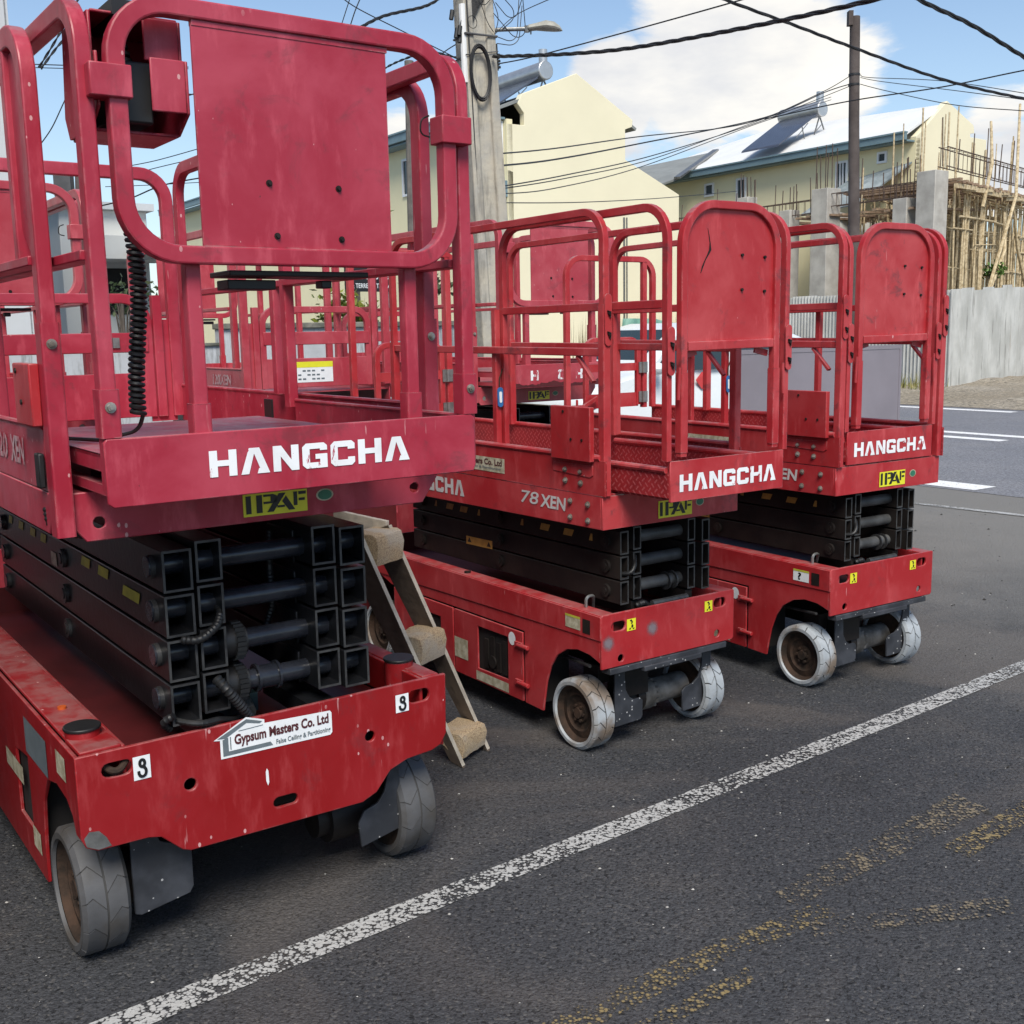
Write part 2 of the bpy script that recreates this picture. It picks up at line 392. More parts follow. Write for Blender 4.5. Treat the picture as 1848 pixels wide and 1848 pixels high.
WHITE_B = worn_white('scratched_white_letter', (0.42, 0.07, 0.08), 0.585, 0.61)
WHITE_D = worn_white('peeled_white_letter', (0.42, 0.06, 0.08), 0.50, 0.52)
GREYLET = worn_white('silver_side_letter', (0.40, 0.05, 0.06), 0.66, 0.69, (0.55, 0.53, 0.53))
FADELET = worn_white('faded_side_letter', (0.42, 0.10, 0.13), 0.45, 0.58, (0.5, 0.36, 0.38))
STW = simple('white_sticker', (0.80, 0.82, 0.84), 0.4, 0, 0.1, 14)
STY = simple('yellow_sticker', (0.75, 0.72, 0.03), 0.4, 0, 0.12, 14)
STO = simple('dusty_orange_mark', (0.50, 0.28, 0.06), 0.5, 0, 0.35, 20)
STYD = simple('dusty_yellow_mark', (0.52, 0.50, 0.06), 0.5, 0, 0.3, 20)
STK = simple('black_print', (0.012, 0.012, 0.014), 0.45, 0, 0.2, 20)
STG = simple('green_label', (0.03, 0.17, 0.10), 0.4, 0, 0.2, 20)
STGREY = simple('grey_print', (0.14, 0.17, 0.19), 0.45, 0, 0.2, 20)
STMAR = simple('maroon_print', (0.09, 0.02, 0.025), 0.45, 0, 0.2, 20)
STDIRTY = simple('dirty_label', (0.55, 0.52, 0.40), 0.5, 0, 0.4, 30, col2=(0.30, 0.26, 0.17))
STBLUE = simple('blue_tag', (0.03, 0.16, 0.42), 0.35, 0, 0.2, 20)
ORANGER = simple('orange_reflector', (0.55, 0.10, 0.02), 0.3)
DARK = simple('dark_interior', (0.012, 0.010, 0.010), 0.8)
INNER = simple('inner_dark_red', (0.10, 0.010, 0.012), 0.5, 0, 0.4, 5)
GREENOIL = simple('blue_green_tray', (0.035, 0.07, 0.075), 0.5, 0, 0.3, 9)
WOODD = simple('old_dark_timber', (0.14, 0.105, 0.08), 0.85, 0, 0.4, 9, 0.3, 30)
WOODE = simple('bleached_timber_edge', (0.55, 0.49, 0.40), 0.85, 0, 0.35, 14, 0.3, 40)
def chip(name):
    m, t, b = mat(name, 0.95); v = coords(t)
    vo = N(t, 'ShaderNodeTexVoronoi', i_Scale=190.0); t.links.new(v, vo.inputs['Vector'])
    c = mixc(t, vo.outputs['Distance'], (0.62, 0.47, 0.29), (0.22, 0.15, 0.09))
    c = mixc(t, mth(t, 'MULTIPLY', sstep(t, noise(t, v, 6, 4), 0.45, 0.65), 0.6), c, (0.42, 0.39, 0.34))
    t.links.new(c, b.inputs['Base Color']); bump(t, b, vo.outputs['Distance'], 0.4, 0.006); return m
CHIP = chip('coarse_chipboard')

# ------------------------------------------------------------------ lettering
_font = {}
def text_poly(s, bold=0.0, shear=0.0, space=1.0):
    key = (s, bold, shear, space)
    if key in _font: return _font[key]
    cu = bpy.data.curves.new('t', 'FONT'); cu.body = s; cu.size = 1.0; cu.offset = bold; cu.shear = shear; cu.space_character = space; cu.resolution_u = 3; cu.fill_mode = 'FRONT'
    o = bpy.data.objects.new('t', cu); COL.objects.link(o)
    dg = bpy.context.evaluated_depsgraph_get(); dg.update()
    me = bpy.data.meshes.new_from_object(o.evaluated_get(dg))
    V = np.array([v.co[:2] for v in me.vertices]); F = [tuple(p.vertices) for p in me.polygons]
    bpy.data.objects.remove(o); bpy.data.curves.remove(cu); bpy.data.meshes.remove(me)
    V = V - V.min(0); ext = V.max(0)
    _font[key] = (V / ext, F); return _font[key]
def put(uv, F, name, m, parent, o, r, u):
    """place flat artwork: uv in 0..1 along r and u from corner o"""
    o = Vector(o); r = Vector(r); u = Vector(u)
    b = MB(); b.v = [tuple(o + r * x + u * y) for x, y in uv]; b.f = [tuple(f) for f in F]
    n = r.cross(u)
    me = bpy.data.meshes.new(name); me.from_pydata(b.v, [], b.f); me.materials.append(m)
    bm = bmesh.new(); bm.from_mesh(me)
    for f in bm.faces:
        f.normal_update()
        if f.normal.dot(n) < 0: f.normal_flip()
    bm.to_mesh(me); bm.free()
    ob = bpy.data.objects.new(name, me); COL.objects.link(ob); ob.parent = parent; return ob
def word(s, name, m, parent, o, r, u, bold=0.02, shear=0.0, space=1.0):
    V, F = text_poly(s, bold, shear, space); return put(V, F, name, m, parent, o, r, u)
def polys(loops_list):
    V = []; F = []
    for loops in loops_list:
        L3 = [[Vector((x, y, 0)) for x, y in l] for l in loops]; i = len(V)
        for l in loops: V += l
        F += [tuple(i + k for k in t) for t in tessellate_polygon(L3)]
    return V, F
def rc(x0, y0, x1, y1): return [[(x0, y0), (x1, y0), (x1, y1), (x0, y1)]]
def brand_word(letters='HANGCHA', only=None):
    W = 0.92; gap = 0.13; sw = 0.27; L = []; x = 0.0
    for idx, ch in enumerate(letters):
        P = []
        if ch == 'H': P = [rc(0, 0, sw, 1), rc(W - sw, 0, W, 1), rc(sw, 0.40, W - sw, 0.62)]; wd = W
        elif ch == 'A':
            wd = 1.0; P = [[[(0, 0), (0.30, 1), (0.66, 1), (1.0, 0), (0.56, 0), (0.62, 0.20), (0.66, 0.20), (0.47, 0.78), (0.27, 0)]]]
        elif ch == 'N':
            wd = W; P = [[[(0, 0), (0, 1), (0.30, 1), (W - sw, 0.42), (W - sw, 1), (W, 1), (W, 0), (W - 0.27, 0), (sw, 0.58), (sw, 0)]]]
        elif ch == 'C':
            wd = W; P = [[[(0.14, 0), (0, 0.14), (0, 0.86), (0.14, 1), (W - 0.12, 1), (W, 0.88), (W, 0.66), (W - sw, 0.66), (W - sw, 0.76), (sw, 0.76), (sw, 0.24), (W - sw, 0.24), (W - sw, 0.34), (W, 0.34), (W, 0.12), (W - 0.12, 0)]]]
        elif ch == 'G':
            wd = W; P = [[[(0.14, 0), (0, 0.14), (0, 0.86), (0.14, 1), (W - 0.12, 1), (W, 0.88), (W, 0.70), (W - sw, 0.70), (W - sw, 0.77), (sw, 0.77), (sw, 0.23), (W - sw, 0.23), (W - sw, 0.36), (0.48, 0.36), (0.48, 0.56), (W, 0.56), (W, 0)]]]
        if only is None or idx in only: L += [[[(a + x, b) for a, b in l] for l in p] for p in P]
        x += wd + gap
    tot = x - gap
    V, F = polys(L); return [(a / tot, b) for a, b in V], F
def ipaf_word():
    L = [rc(0.04, 0.12, 0.12, 0.92), rc(0.20, 0.12, 0.29, 0.92),
         [[(0.31, 0.92), (0.46, 0.92), (0.52, 0.84), (0.52, 0.58), (0.46, 0.50), (0.31, 0.50), (0.31, 0.60), (0.42, 0.60), (0.42, 0.82), (0.31, 0.82)]],
         [[(0.36, 0.12), (0.55, 0.92), (0.66, 0.92), (0.46, 0.12)]], [[(0.60, 0.55), (0.66, 0.80), (0.80, 0.12), (0.70, 0.12)]], rc(0.52, 0.28, 0.64, 0.38),
         rc(0.78, 0.30, 0.84, 0.92), rc(0.86, 0.78, 0.98, 0.92), rc(0.86, 0.50, 0.96, 0.62)]
    return polys(L)
def sticker(name, m, parent, o, r, u, children=()):
    s = put([(0, 0), (1, 0), (1, 1), (0, 1)], [(0, 1, 2, 3)], name, m, parent, o, r, u); return s
def ipaf(parent, o, wd, h):
    s = sticker('yellow_label', STY, parent, o, (wd, 0, 0), (0, 0, h))
    V, F = ipaf_word(); put(V, F, 'lettering', STK, s, (o[0], o[1] - 0.0015, o[2]), (wd, 0, 0), (0, 0, h))
def eight(parent, o, wd, h):
    s = sticker('number_sticker', STW, parent, o, (wd, 0, 0), (0, 0, h))
    pts = []
    for k in range(22):
        t = k / 21
        if t < 0.5: a = 2 * math.pi * (t / 0.5); pts.append((0.52 + 0.15 * math.sin(a), 0.70 + 0.15 * math.cos(a + math.pi)))
        else: a = math.pi * 1.55 * ((t - 0.5) / 0.5); pts.append((0.50 + 0.22 * math.sin(a), 0.34 + 0.21 * math.cos(a)))
    b = MB(); y = o[1] - 0.002
    for k in range(len(pts) - 1):
        (x0, z0), (x1, z1) = pts[k], pts[k + 1]; dx, dz = x1 - x0, z1 - z0; l = math.hypot(dx * wd, dz * h) or 1
        nx, nz_ = -dz * h / l * 0.004, dx * wd / l * 0.004
        q = lambda x, z, sg: (o[0] + x * wd + sg * nx, y - 0.00004 * k, o[2] + z * h + sg * nz_)
        ex, ez = dx * 0.2, dz * 0.2
        b.poly([q(x0 - ex, z0 - ez, -1), q(x1 + ex, z1 + ez, -1), q(x1 + ex, z1 + ez, 1), q(x0 - ex, z0 - ez, 1)])
    b.build('numeral', STK, s, smooth=False)
def hook_mark(parent, o, wd, h):
    s = sticker('tie_down_sticker', STY, parent, o, (wd, 0, 0), (0, 0, h))
    V, F = polys([[[(0.30, 0.90), (0.50, 0.95), (0.66, 0.72), (0.56, 0.55), (0.42, 0.62), (0.52, 0.74), (0.40, 0.80)]],
                  [[(0.52, 0.52), (0.66, 0.50), (0.72, 0.34), (0.60, 0.22), (0.46, 0.30)]], [[(0.22, 0.12), (0.30, 0.26), (0.44, 0.24), (0.40, 0.12)]], [[(0.66, 0.20), (0.84, 0.22), (0.78, 0.10), (0.62, 0.12)]]])
    put(V, F, 'pictogram', STK, s, (o[0], o[1] - 0.0015, o[2]), (wd, 0, 0), (0, 0, h))

m_, t_, b_ = mat('rubbed_bare_spot', 0.6); b_.inputs['Base Color'].default_value = (0.20, 0.17, 0.19, 1)
tc_ = N(t_, 'ShaderNodeTexCoord'); ds = N(t_, 'ShaderNodeVectorMath', operation='LENGTH'); t_.links.new(tc_.outputs['Object'], ds.inputs[0])
fa = mth(t_, 'MULTIPLY', sstep(t_, mth(t_, 'ADD', ds.outputs['Value'], mth(t_, 'MULTIPLY', mth(t_, 'SUBTRACT', noise(t_, tc_.outputs['Object'], 40, 4), .5), .02)), .040, .008), .85)
tr_ = N(t_, 'ShaderNodeBsdfTransparent'); mx_ = N(t_, 'ShaderNodeMixShader'); t_.links.new(fa, mx_.inputs[0]); t_.links.new(tr_.outputs[0], mx_.inputs[1]); t_.links.new(b_.outputs[0], mx_.inputs[2]); t_.links.new(mx_.outputs[0], t_.nodes['Material Output'].inputs[0])
BARE = m_

# ------------------------------------------------------------------ scissor lifts: shared parts
XA = (1, 0, 0)
_cache = {}
def cached(key, fn):
    """first call builds the mesh, later calls make another object on the same mesh"""
    def place(parent, loc=(0, 0, 0), rz=0.0):
        if key not in _cache:
            o = fn(); _cache[key] = o; o.parent = parent; o.location = loc; o.rotation_euler = (0, 0, rz); return o
        return inst_tree(_cache[key], parent, loc, rz)
    return place
def make_wheel(r, wd, tyre, n_tread, worn):
    """axle along x, outer face towards -x, centre at the origin"""
    h = wd / 2
    rim = MB(); n = 40
    prof = [(-h + 0.012, r * 0.80), (-h + 0.020, r * 0.77), (-h + 0.030, r * 0.75), (-h + 0.036, r * 0.71), (-h + 0.030, r * 0.52), (-h + 0.040, r * 0.46), (-h + 0.044, r * 0.30), (-h + 0.034, r * 0.27), (-h + 0.034, r * 0.17), (-h + 0.022, r * 0.15), (-h + 0.022, 0.001)]
    def lathe(b, pr):
        i = len(b.v)
        for x, rr in pr:
            for k in range(n): t = 2 * math.pi * k / n; b.v.append((x, rr * math.cos(t), rr * math.sin(t)))
        for q in range(len(pr) - 1):
            for k in range(n): b.f.append((i + q * n + k, i + q * n + (k + 1) % n, i + (q + 1) * n + (k + 1) % n, i + (q + 1) * n + k))
    lathe(rim, prof)
    lathe(rim, [(h - 0.01, r * 0.80), (h - 0.02, r * 0.5), (h - 0.02, 0.001)])
    for k in range(6):
        t = 2 * math.pi * k / 6; rim.cyl((-h + 0.04, r * .22 * math.cos(t), r * .22 * math.sin(t)), (-h + 0.024, r * .22 * math.cos(t), r * .22 * math.sin(t)), 0.007, 6)
    w_ = rim.build('wheel', RUST)
    ty = MB()
    gr = 0.0022 if worn else 0.0045
    lathe(ty, [(-h + 0.010, r * 0.795), (-h, r * 0.82), (-h, r * 0.91)])
    lathe(ty, [(h, r * 0.91), (h, r * 0.82), (h - 0.01, r * 0.795)])
    fl = MB(); lathe(fl, [(-h, r * 0.91), (-h + 0.006, r - 0.010 - gr), (-h + 0.016, r - gr), (h - 0.016, r - gr), (h - 0.006, r - 0.010 - gr), (h, r * 0.91)])
    t_ = ty.build('tyre', tyre, w_); fl.build('tread_groove', GROOVE, w_)
    tr = MB(); N_ = n_tread; seg = 4
    for side in (-1, 1):
        for k in range(N_):
            a0 = 2 * math.pi * (k + (0.5 if side > 0 else 0)) / N_; sp = 2 * math.pi / N_
            i = len(tr.v); g = sp * (0.022 if worn else 0.042)
            for ring, (x, rr, sk) in enumerate(((side * 0.003, r, 0.45), (side * (h * 0.55), r, 0.0), (side * (h - 0.012), r - 0.001, 0.12), (side * (h - 0.001), r - 0.016, 0.16))):
                for q in range(seg + 1):
                    t = a0 + g + (sp - 2 * g) * q / seg + sk * sp
                    tr.v.append((x, rr * math.cos(t), rr * math.sin(t)))
            for q in range(seg):
                for ring in range(3):
                    tr.f.append((i + ring * 5 + q, i + ring * 5 + q + 1, i + (ring + 1) * 5 + q + 1, i + (ring + 1) * 5 + q))
            for ring in range(3):        # groove walls
                for q in (0, seg):
                    a = Vector(tr.v[i + ring * 5 + q]); b = Vector(tr.v[i + (ring + 1) * 5 + q])
                    j = len(tr.v); tr.v += [(a.x, a.y * (1 - 2 * gr / r), a.z * (1 - 2 * gr / r)), (b.x, b.y * (1 - 2 * gr / r), b.z * (1 - 2 * gr / r))]
                    tr.f.append((i + ring * 5 + q, i + (ring + 1) * 5 + q, j + 1, j))
            j = len(tr.v)
            for q in range(seg + 1):
                a = Vector(tr.v[i + q]); tr.v.append((a.x, a.y * (1 - 2 * gr / r), a.z * (1 - 2 * gr / r)))
            for q in range(seg): tr.f.append((i + q, i + q + 1, j + q + 1, j + q))
    o = tr.build('tread', tyre, w_, sharp=0.5)
    return w_
wheel_a = cached('wa', lambda: make_wheel(0.187, 0.135, TYRE_A, 13, True))
wheel_b = cached('wb', lambda: make_wheel(0.154, 0.115, TYRE_B, 14, False))
def make_arm(wd, h, y0, y1, m, me):
    t = 0.006; b = MB()
    a = wd / 2; c = h / 2
    o4 = lambda y, q: [(-a + q, y, -c + q), (a - q, y, -c + q), (a - q, y, c - q), (-a + q, y, c - q)]
    i = len(b.v); b.v += o4(y0, 0) + o4(y1, 0) + o4(y0, t) + o4(y1, t)
    for k in range(4):
        k2 = (k + 1) % 4
        b.f += [(i + k, i + k2, i + 4 + k2, i + 4 + k), (i + 8 + k, i + 12 + k, i + 12 + k2, i + 8 + k2), (i + 4 + k, i + 4 + k2, i + 12 + k2, i + 12 + k)]
    o = b.build('scissor_arm', m, bev=0.004)
    rim = MB(); i = 0; rim.v += o4(y0 - 0.0015, 0.0) + o4(y0 - 0.0015, t + 0.001)
    for k in range(4): k2 = (k + 1) % 4; rim.f.append((k, k2, 4 + k2, 4 + k))
    rim.build('cut_edge', me, o, smooth=False)
    return o
def hose(path, r, m, parent, rib=True):
    P = fillet(path, 0.05, 6); L = [0.0]
    for k in range(1, len(P)): L.append(L[-1] + (P[k] - P[k - 1]).length)
    n = max(6, int(L[-1] / 0.006)); Q = []; rr = []
    for k in range(n + 1):
        s = L[-1] * k / n; j = max(i for i in range(len(L)) if L[i] <= s + 1e-9); j = min(j, len(P) - 2)
        f = (s - L[j]) / max(1e-9, L[j + 1] - L[j]); Q.append(P[j].lerp(P[j + 1], f)); rr.append(r * (1.0 if not rib or k % 2 else 0.82))
    return MB().tube(Q, rr, 10).build('hose', m, parent)
def bolt_mesh():
    b = MB(); b.cyl((0, 0, 0), (0, -0.003, 0), 0.013, 14); b.cyl((0, -0.003, 0), (0, -0.010, 0), 0.009, 6); b.cyl((0, -0.010, 0), (0, -0.013, 0), 0.005, 8); return b.build('bolt', ZINC)
bolt = cached('bolt', bolt_mesh)

# ------------------------------------------------------------------ the larger lift (rounded gate frame with a square plate)
def lift_big(label, pos, yaw, red, red2, detail=True, letters='full', side=True):
    T = thing('scissor_lift', label, 'scissor lift', (pos[0], pos[1], 0), yaw, 'red scissor lifts')
    # chassis
    ol = [(-.578, .668), (-.578, .44), (-.566, .412), (-.536, .396), (-.40, .394), (-.365, .386), (-.308, .332), (-.284, .322), (.264, .318), (.314, .338), (.366, .398), (.428, .42), (.521, .427), (.556, .44), (.577, .475), (.58, .674)]
    F = lambda a, b: (a, 0, b)
    holes = [slot(-.47, .613, .082, .042, F), slot(.479, .62, .078, .042, F), circ(-.273, .517, .018, 14, F), circ(.299, .526, .017, 14, F), slot(.01, .393, .078, .032, F)]
    fp = MB().prism([F(*p) for p in ol], (0, .014, 0), holes).build('front_plate', red2, T, bev=0.003)
    b = MB(); G = lambda y, z: (-.575, y, z)
    so = [(0.015, .664), (0.015, .43), (.06, .43), (.085, .475), (.14, .505), (.25, .515), (.36, .49), (.44, .40), (.47, .25), (.475, .12), (1.86, .12), (1.88, .3), (1.94, .44), (2.06, .5), (2.2, .5), (2.3, .42), (2.35, .42), (2.35, .664)]
    win = [(.80, .24), (.80, .46), (.62, .48), (.62, .24)]
    b.prism([G(*p) for p in so], (.012, 0, 0), [[G(*p) for p in win]]).build('side_panel', red2, T, bev=0.003)
    H = lambda y, z: (.575, y, z)
    MB().prism([H(*p) for p in so], (-.012, 0, 0)).build('side_panel', red2, T, bev=0.003)
    b = MB(); b.box(-.562, -.45, .014, 2.35, .664, .676); b.box(-.452, -.44, .014, 2.35, .56, .672); b.build('side_rail', red2, T, bev=0.004)
    b = MB(); b.box(.50, .562, .014, 2.35, .664, .676); b.box(.49, .502, .014, 2.35, .56, .672); b.build('side_rail', red2, T, bev=0.004)
    b = MB(); b.box(-.44, .49, .014, 2.34, .545, .555); b.box(-.56, .56, 2.34, 2.352, .3, .67); b.build('chassis_tray', INNER, T)
    if side: b = MB(); b.box(-.56, -.30, .50, 1.84, .13, .54); b.box(.30, .56, .50, 1.84, .13, .54); b.build('battery_box', DARK, T)
    # bollards with black caps
    for x, y, r in ((-.515, .155, .047), (.505, .172, .047)):
        c_ = MB().cyl((x, y, .55), (x, y, .694), r, 20).build('buffer_post', red2, T); MB().cyl((x, y, .694), (x, y, .704), r + .004, 20).build('cap', BLACKPL, c_, bev=.003)
    # wheels, guards, hub motors
    for x, y, rz in ((-.508, .245, 0), (.508, .245, math.pi), (-.508, 2.07, 0), (.508, 2.07, math.pi)): wheel_a(T, (x, y, .187), rz)
    MB().prism([(x, .10, z) for x, z in ((-.425, .38), (-.425, .13), (-.405, .122), (-.262, .145), (-.25, .165), (-.25, .285), (-.34, .33), (-.36, .38))], (0, .01, 0)).build('wheel_guard', GUARD, T, bev=.002)
    MB().prism([(x, .10, z) for x, z in ((.45, .40), (.46, .155), (.445, .145), (.305, .118), (.298, .20), (.32, .238), (.37, .252), (.395, .285), (.41, .34), (.425, .40))], (0, .01, 0)).build('wheel_guard', GUARD, T, bev=.002)
    b = MB(); b.cyl((.24, .25, .187), (.44, .25, .187), .085, 18); b.cyl((.20, .25, .187), (.24, .25, .187), .06, 18); b.build('hub_motor', BLACKB, T)
    b = MB(); b.cyl((-.24, .25, .187), (-.44, .25, .187), .085, 18); b.build('hub_motor', BLACKB, T)
    MB().box(-.42, .42, .19, .33, .30, .40).build('axle', BLACKB, T)
    # scissor pack
    z0, pitch, ah = .685, .1275, .118
    arm_o = cached('arm_a_o', lambda: make_arm(.084, ah, 0.03, 2.22, BLACK, EDGEM)); arm_i = cached('arm_a_i', lambda: make_arm(.076, ah, 0.035, 2.2, BLACK, EDGEM))
    pipe = cached('pipe_a', lambda: MB().cyl((-.32, 0, 0), (.32, 0, 0), .030, 18).build('cross_tube', PIPE_A))
    def pinmk():
        b = MB(); b.cyl((0, 0, 0), (-.012, 0, 0), .034, 18); b.cyl((-.012, 0, 0), (-.016, 0, 0), .020, 14); return b.build('pivot_pin', EDGEM)
    pin = cached('pin_a', pinmk)
    for k in range(4):
        z = z0 + ah / 2 + pitch * k
        for x in (-.260, .278): arm_o(T, (x, 0, z + .004 * (x > 0)))
        for x in (-.168, .186): arm_i(T, (x, 0, z + .016))
        for y_ in (.115, 2.1): pipe(T, (0, y_, z + .006)); pin(T, (-.302, y_, z + .004))
        pin(T, (-.302, 1.12, z)); pin(T, (.320, .115, z + .008), math.pi)
    for zk, yy in ((1, .115), (0, .115)):
        b = MB(); z = z0 + ah / 2 + pitch * zk + .006
        b.cyl((-.125, yy, z), (-.09, yy, z), .05, 18)
        for q in range(22):
            t = 2 * math.pi * q / 22; b.box(-.088, -.06, yy + .052 * math.cos(t) - .006, yy + .052 * math.cos(t) + .006, z + .052 * math.sin(t) - .006, z + .052 * math.sin(t) + .006)
        b.cyl((-.09, yy, z), (-.055, yy, z), .052, 22); b.cyl((-.055, yy, z), (-.05, yy, z), .046, 22)
        b.build('roller', BLACKPL, T)
    z = z0 + ah / 2 + .006
    b = MB()
    for x in (-.02, .045): b.cyl((x, .115, z), (x + .008, .115, z), .043, 20)
    b.cyl((-.02, .115, z), (.045, .115, z), .036, 20); b.build('collar', PIPE_A, T)
    hose([(-.26, .03, .93), (-.22, .0, .925), (-.16, .02, .955), (-.13, .06, .99), (-.13, .3, 1.0)], .013, BLACKPL, T)
    hose([(-.17, .03, .80), (-.15, .0, .77), (-.10, .02, .70), (-.06, .05, .64)], .017, BLACKPL, T)
    hose([(-.30, .05, .70), (-.24, -.01, .69), (-.18, .01, .685), (-.12, .05, .66), (-.05, .10, .64)], .010, BLACKPL, T)
    hose([(-.13, .30, 1.02), (-.11, .22, .96), (-.09, .24, .86), (-.12, .30, .76)], .012, BLACKPL, T)
    hose([(.12, .28, 1.16), (.09, .22, 1.06), (.10, .24, .93), (.07, .28, .80)], .012, BLACKPL, T)
    hose([(-.30, .06, .668), (-.33, .04, .70), (-.30, .02, .72)], .012, BLACKPL, T)
    for k in range(4):
        z = z0 + ah / 2 + pitch * k
        MB().box(-.127, -.118, .15, .34, z - .05, z + .05).build('weld_plate', BLACK, T, bev=.003); MB().box(.138, .147, .15, .34, z - .05, z + .05).build('weld_plate', BLACK, T, bev=.003)
    MB().cyl((-.02, .30, .70), (.02, 1.2, 1.10), .045, 16).build('lift_cylinder', BLACK, T); MB().cyl((-.03, .16, .63), (-.02, .30, .70), .026, 14).build('cylinder_rod', STEEL, T)
    MB().box(-.11, .04, .25, .9, .60, .66).build('drip_tray', GREENOIL, T)
    b = MB(); b.box(-.2, .2, .04, .12, .56, .61); b.box(-.21, -.12, .06, .4, .60, .655); b.box(.12, .21, .06, .4, .60, .655); b.build('scissor_base', BLACK, T)
    # hazard marks on the arm
    for a_, c_ in ((.24, .42), (.55, .68), (.76, .88), (1.35, 1.45), (1.52, 1.62), (1.72, 1.82), (1.92, 2.0)):
        zz = z0 + pitch * 2 + .075 if a_ > .5 else z0 + pitch * 2 + .055
        MB().poly([(-.3045, c_, zz), (-.3045, a_ + .02, zz - .0), (-.3045, a_, zz + .034), (-.3045, c_ - .02, zz + .034)]).build('hazard_mark', STYD, T, smooth=False)
    MB().poly([(-.3045, 1.30, 1.0), (-.3045, 1.22, 1.0), (-.3045, 1.22, .95), (-.3045, 1.30, .95)]).build('label', STDIRTY, T, smooth=False)
    # platform base
    fr = [(-.50, 1.241), (.515, 1.241), (.575, 1.325), (.575, 1.372), (-.575, 1.372), (-.575, 1.335)]
    MB().prism([F(*p) for p in fr], (0, .012, 0), [circ(-.465, 1.289, .016, 14, F), circ(.487, 1.29, .016, 14, F)]).build('platform_front_beam', red, T, bev=.003)
    sb = [(0.012, 1.372), (0.012, 1.335), (.07, 1.262), (2.3, 1.262), (2.3, 1.372)]
    MB().prism([G(*p) for p in sb], (.010, 0, 0)).build('platform_side_beam', red, T, bev=.003); MB().prism([H(*p) for p in sb], (-.010, 0, 0)).build('platform_side_beam', red, T, bev=.003)
    MB().box(-.562, .562, .015, 2.29, 1.36, 1.37).build('platform_floor', red, T)
    ts = [(.06, 1.376), (2.3, 1.376), (2.3, 1.538), (.06, 1.538)]
    b = MB(); b.prism([(-.572, y, z) for y, z in ts], (.006, 0, 0)); b.tube([(-.569, .06, 1.540), (-.569, 2.3, 1.540)], .008, 8); b.build('toe_board', red, T)
    b = MB(); b.prism([(.572, y, z) for y, z in ((-.0, 1.376), (2.3, 1.376), (2.3, 1.538), (-.0, 1.538))], (-.006, 0, 0)); b.tube([(.569, 0, 1.540), (.569, 2.3, 1.540)], .008, 8); b.build('toe_board', red, T)
    # sliding extension deck
    y = -.29
    MB().prism([(x, y, z) for x, z in ((-.518, 1.375), (-.505, 1.364), (.518, 1.366), (.526, 1.385), (.524, 1.52), (.512, 1.530), (-.512, 1.530), (-.519, 1.52))], (0, .012, 0)).build('extension_front_board', red, T, bev=.003)
    MB().box(-.505, .30, y + .012, .75, 1.478, 1.486).build('extension_floor', red, T)
    b = MB(); b.box(-.505, -.498, y + .05, .75, 1.445, 1.486); b.box(-.50, -.47, y + .012, .7, 1.385, 1.41); b.box(.47, .50, y + .012, .7, 1.385, 1.41); b.build('extension_runner', red, T)
    b = MB(); b.prism([(.512, yy, z) for yy, z in ((y + .012, 1.385), (.9, 1.385), (.9, 1.522), (y + .012, 1.522))], (.006, 0, 0)); b.tube([(.515, y + .012, 1.524), (.515, .9, 1.524)], .007, 8); b.build('extension_toe_board', red, T)
    MB().box(-.40, -.30, .3, 1.0, 1.372, 1.46).build('deck_bracket', INNER, T)
    if detail: MB().box(.503, .511, 1.10, 1.17, 1.42, 1.52).build('black_pad', BLACKPL, T)
    # lettering
    if letters == 'full': V, Fc = brand_word(); put(V, Fc, 'lettering', WHITE_A, T, (-.268, y - .002, 1.417), (.572, 0, 0), (0, 0, .066))
    elif letters == 'peeled':
        V, Fc = brand_word(only=(0, 3, 5)); put(V, Fc, 'lettering', WHITE_D, T, (-.262, y - .002, 1.417), (.56, 0, 0), (0, 0, .07))
        b = MB(); P = [(-.50 + .9 * k / 60, 1.392 + .010 * math.sin(k * .23 + 1) + .004 * math.sin(k * .9) + .009 * random.random()) for k in range(61)]
        b.prism([(x, y - .0025, z) for x, z in P] + [(.40, y - .0025, 1.372), (-.50, y - .0025, 1.372)], (0, .002, 0)); b.build('torn_edge', INNER, T, smooth=False)
    ipaf(T, (-.072, -.002, 1.2585), .196, .064)
    ov = put([(.5 + .5 * math.cos(2 * math.pi * k / 20), .5 + .5 * math.sin(2 * math.pi * k / 20)) for k in range(20)], [tuple(range(20))], 'oval_label', STDIRTY, T, (.153, -.0015, 1.281), (.056, 0, 0), (0, 0, .036))
    put([(.5 + .4 * math.cos(2 * math.pi * k / 20), .5 + .4 * math.sin(2 * math.pi * k / 20)) for k in range(20)], [tuple(range(20))], 'oval_print', STG, ov, (.153, -.0025, 1.281), (.056, 0, 0), (0, 0, .036))
    put(*brand_word(), 'side_lettering', FADELET, T, (-.5745, 2.05, 1.42), (0, -.62, 0), (0, 0, .085))
    word('120', 'side_lettering', FADELET, T, (-.5745, .66, 1.425), (0, -.16, 0), (0, 0, .075), 0.03, 0.1)
    word('XEN', 'side_lettering', FADELET, T, (-.5745, .46, 1.425), (0, -.17, 0), (0, 0, .075), 0.03, 0.1)
    put(*brand_word(), 'side_lettering', FADELET, T, (.5745, .4, 1.42), (0, .62, 0), (0, 0, .085))
    word('120XEN', 'side_lettering', FADELET, T, (.5745, 1.72, 1.425), (0, .36, 0), (0, 0, .075), 0.03, 0.1)
    # guard rails: fixed rails outside, extension rails inside
    a, bb = .019, .026
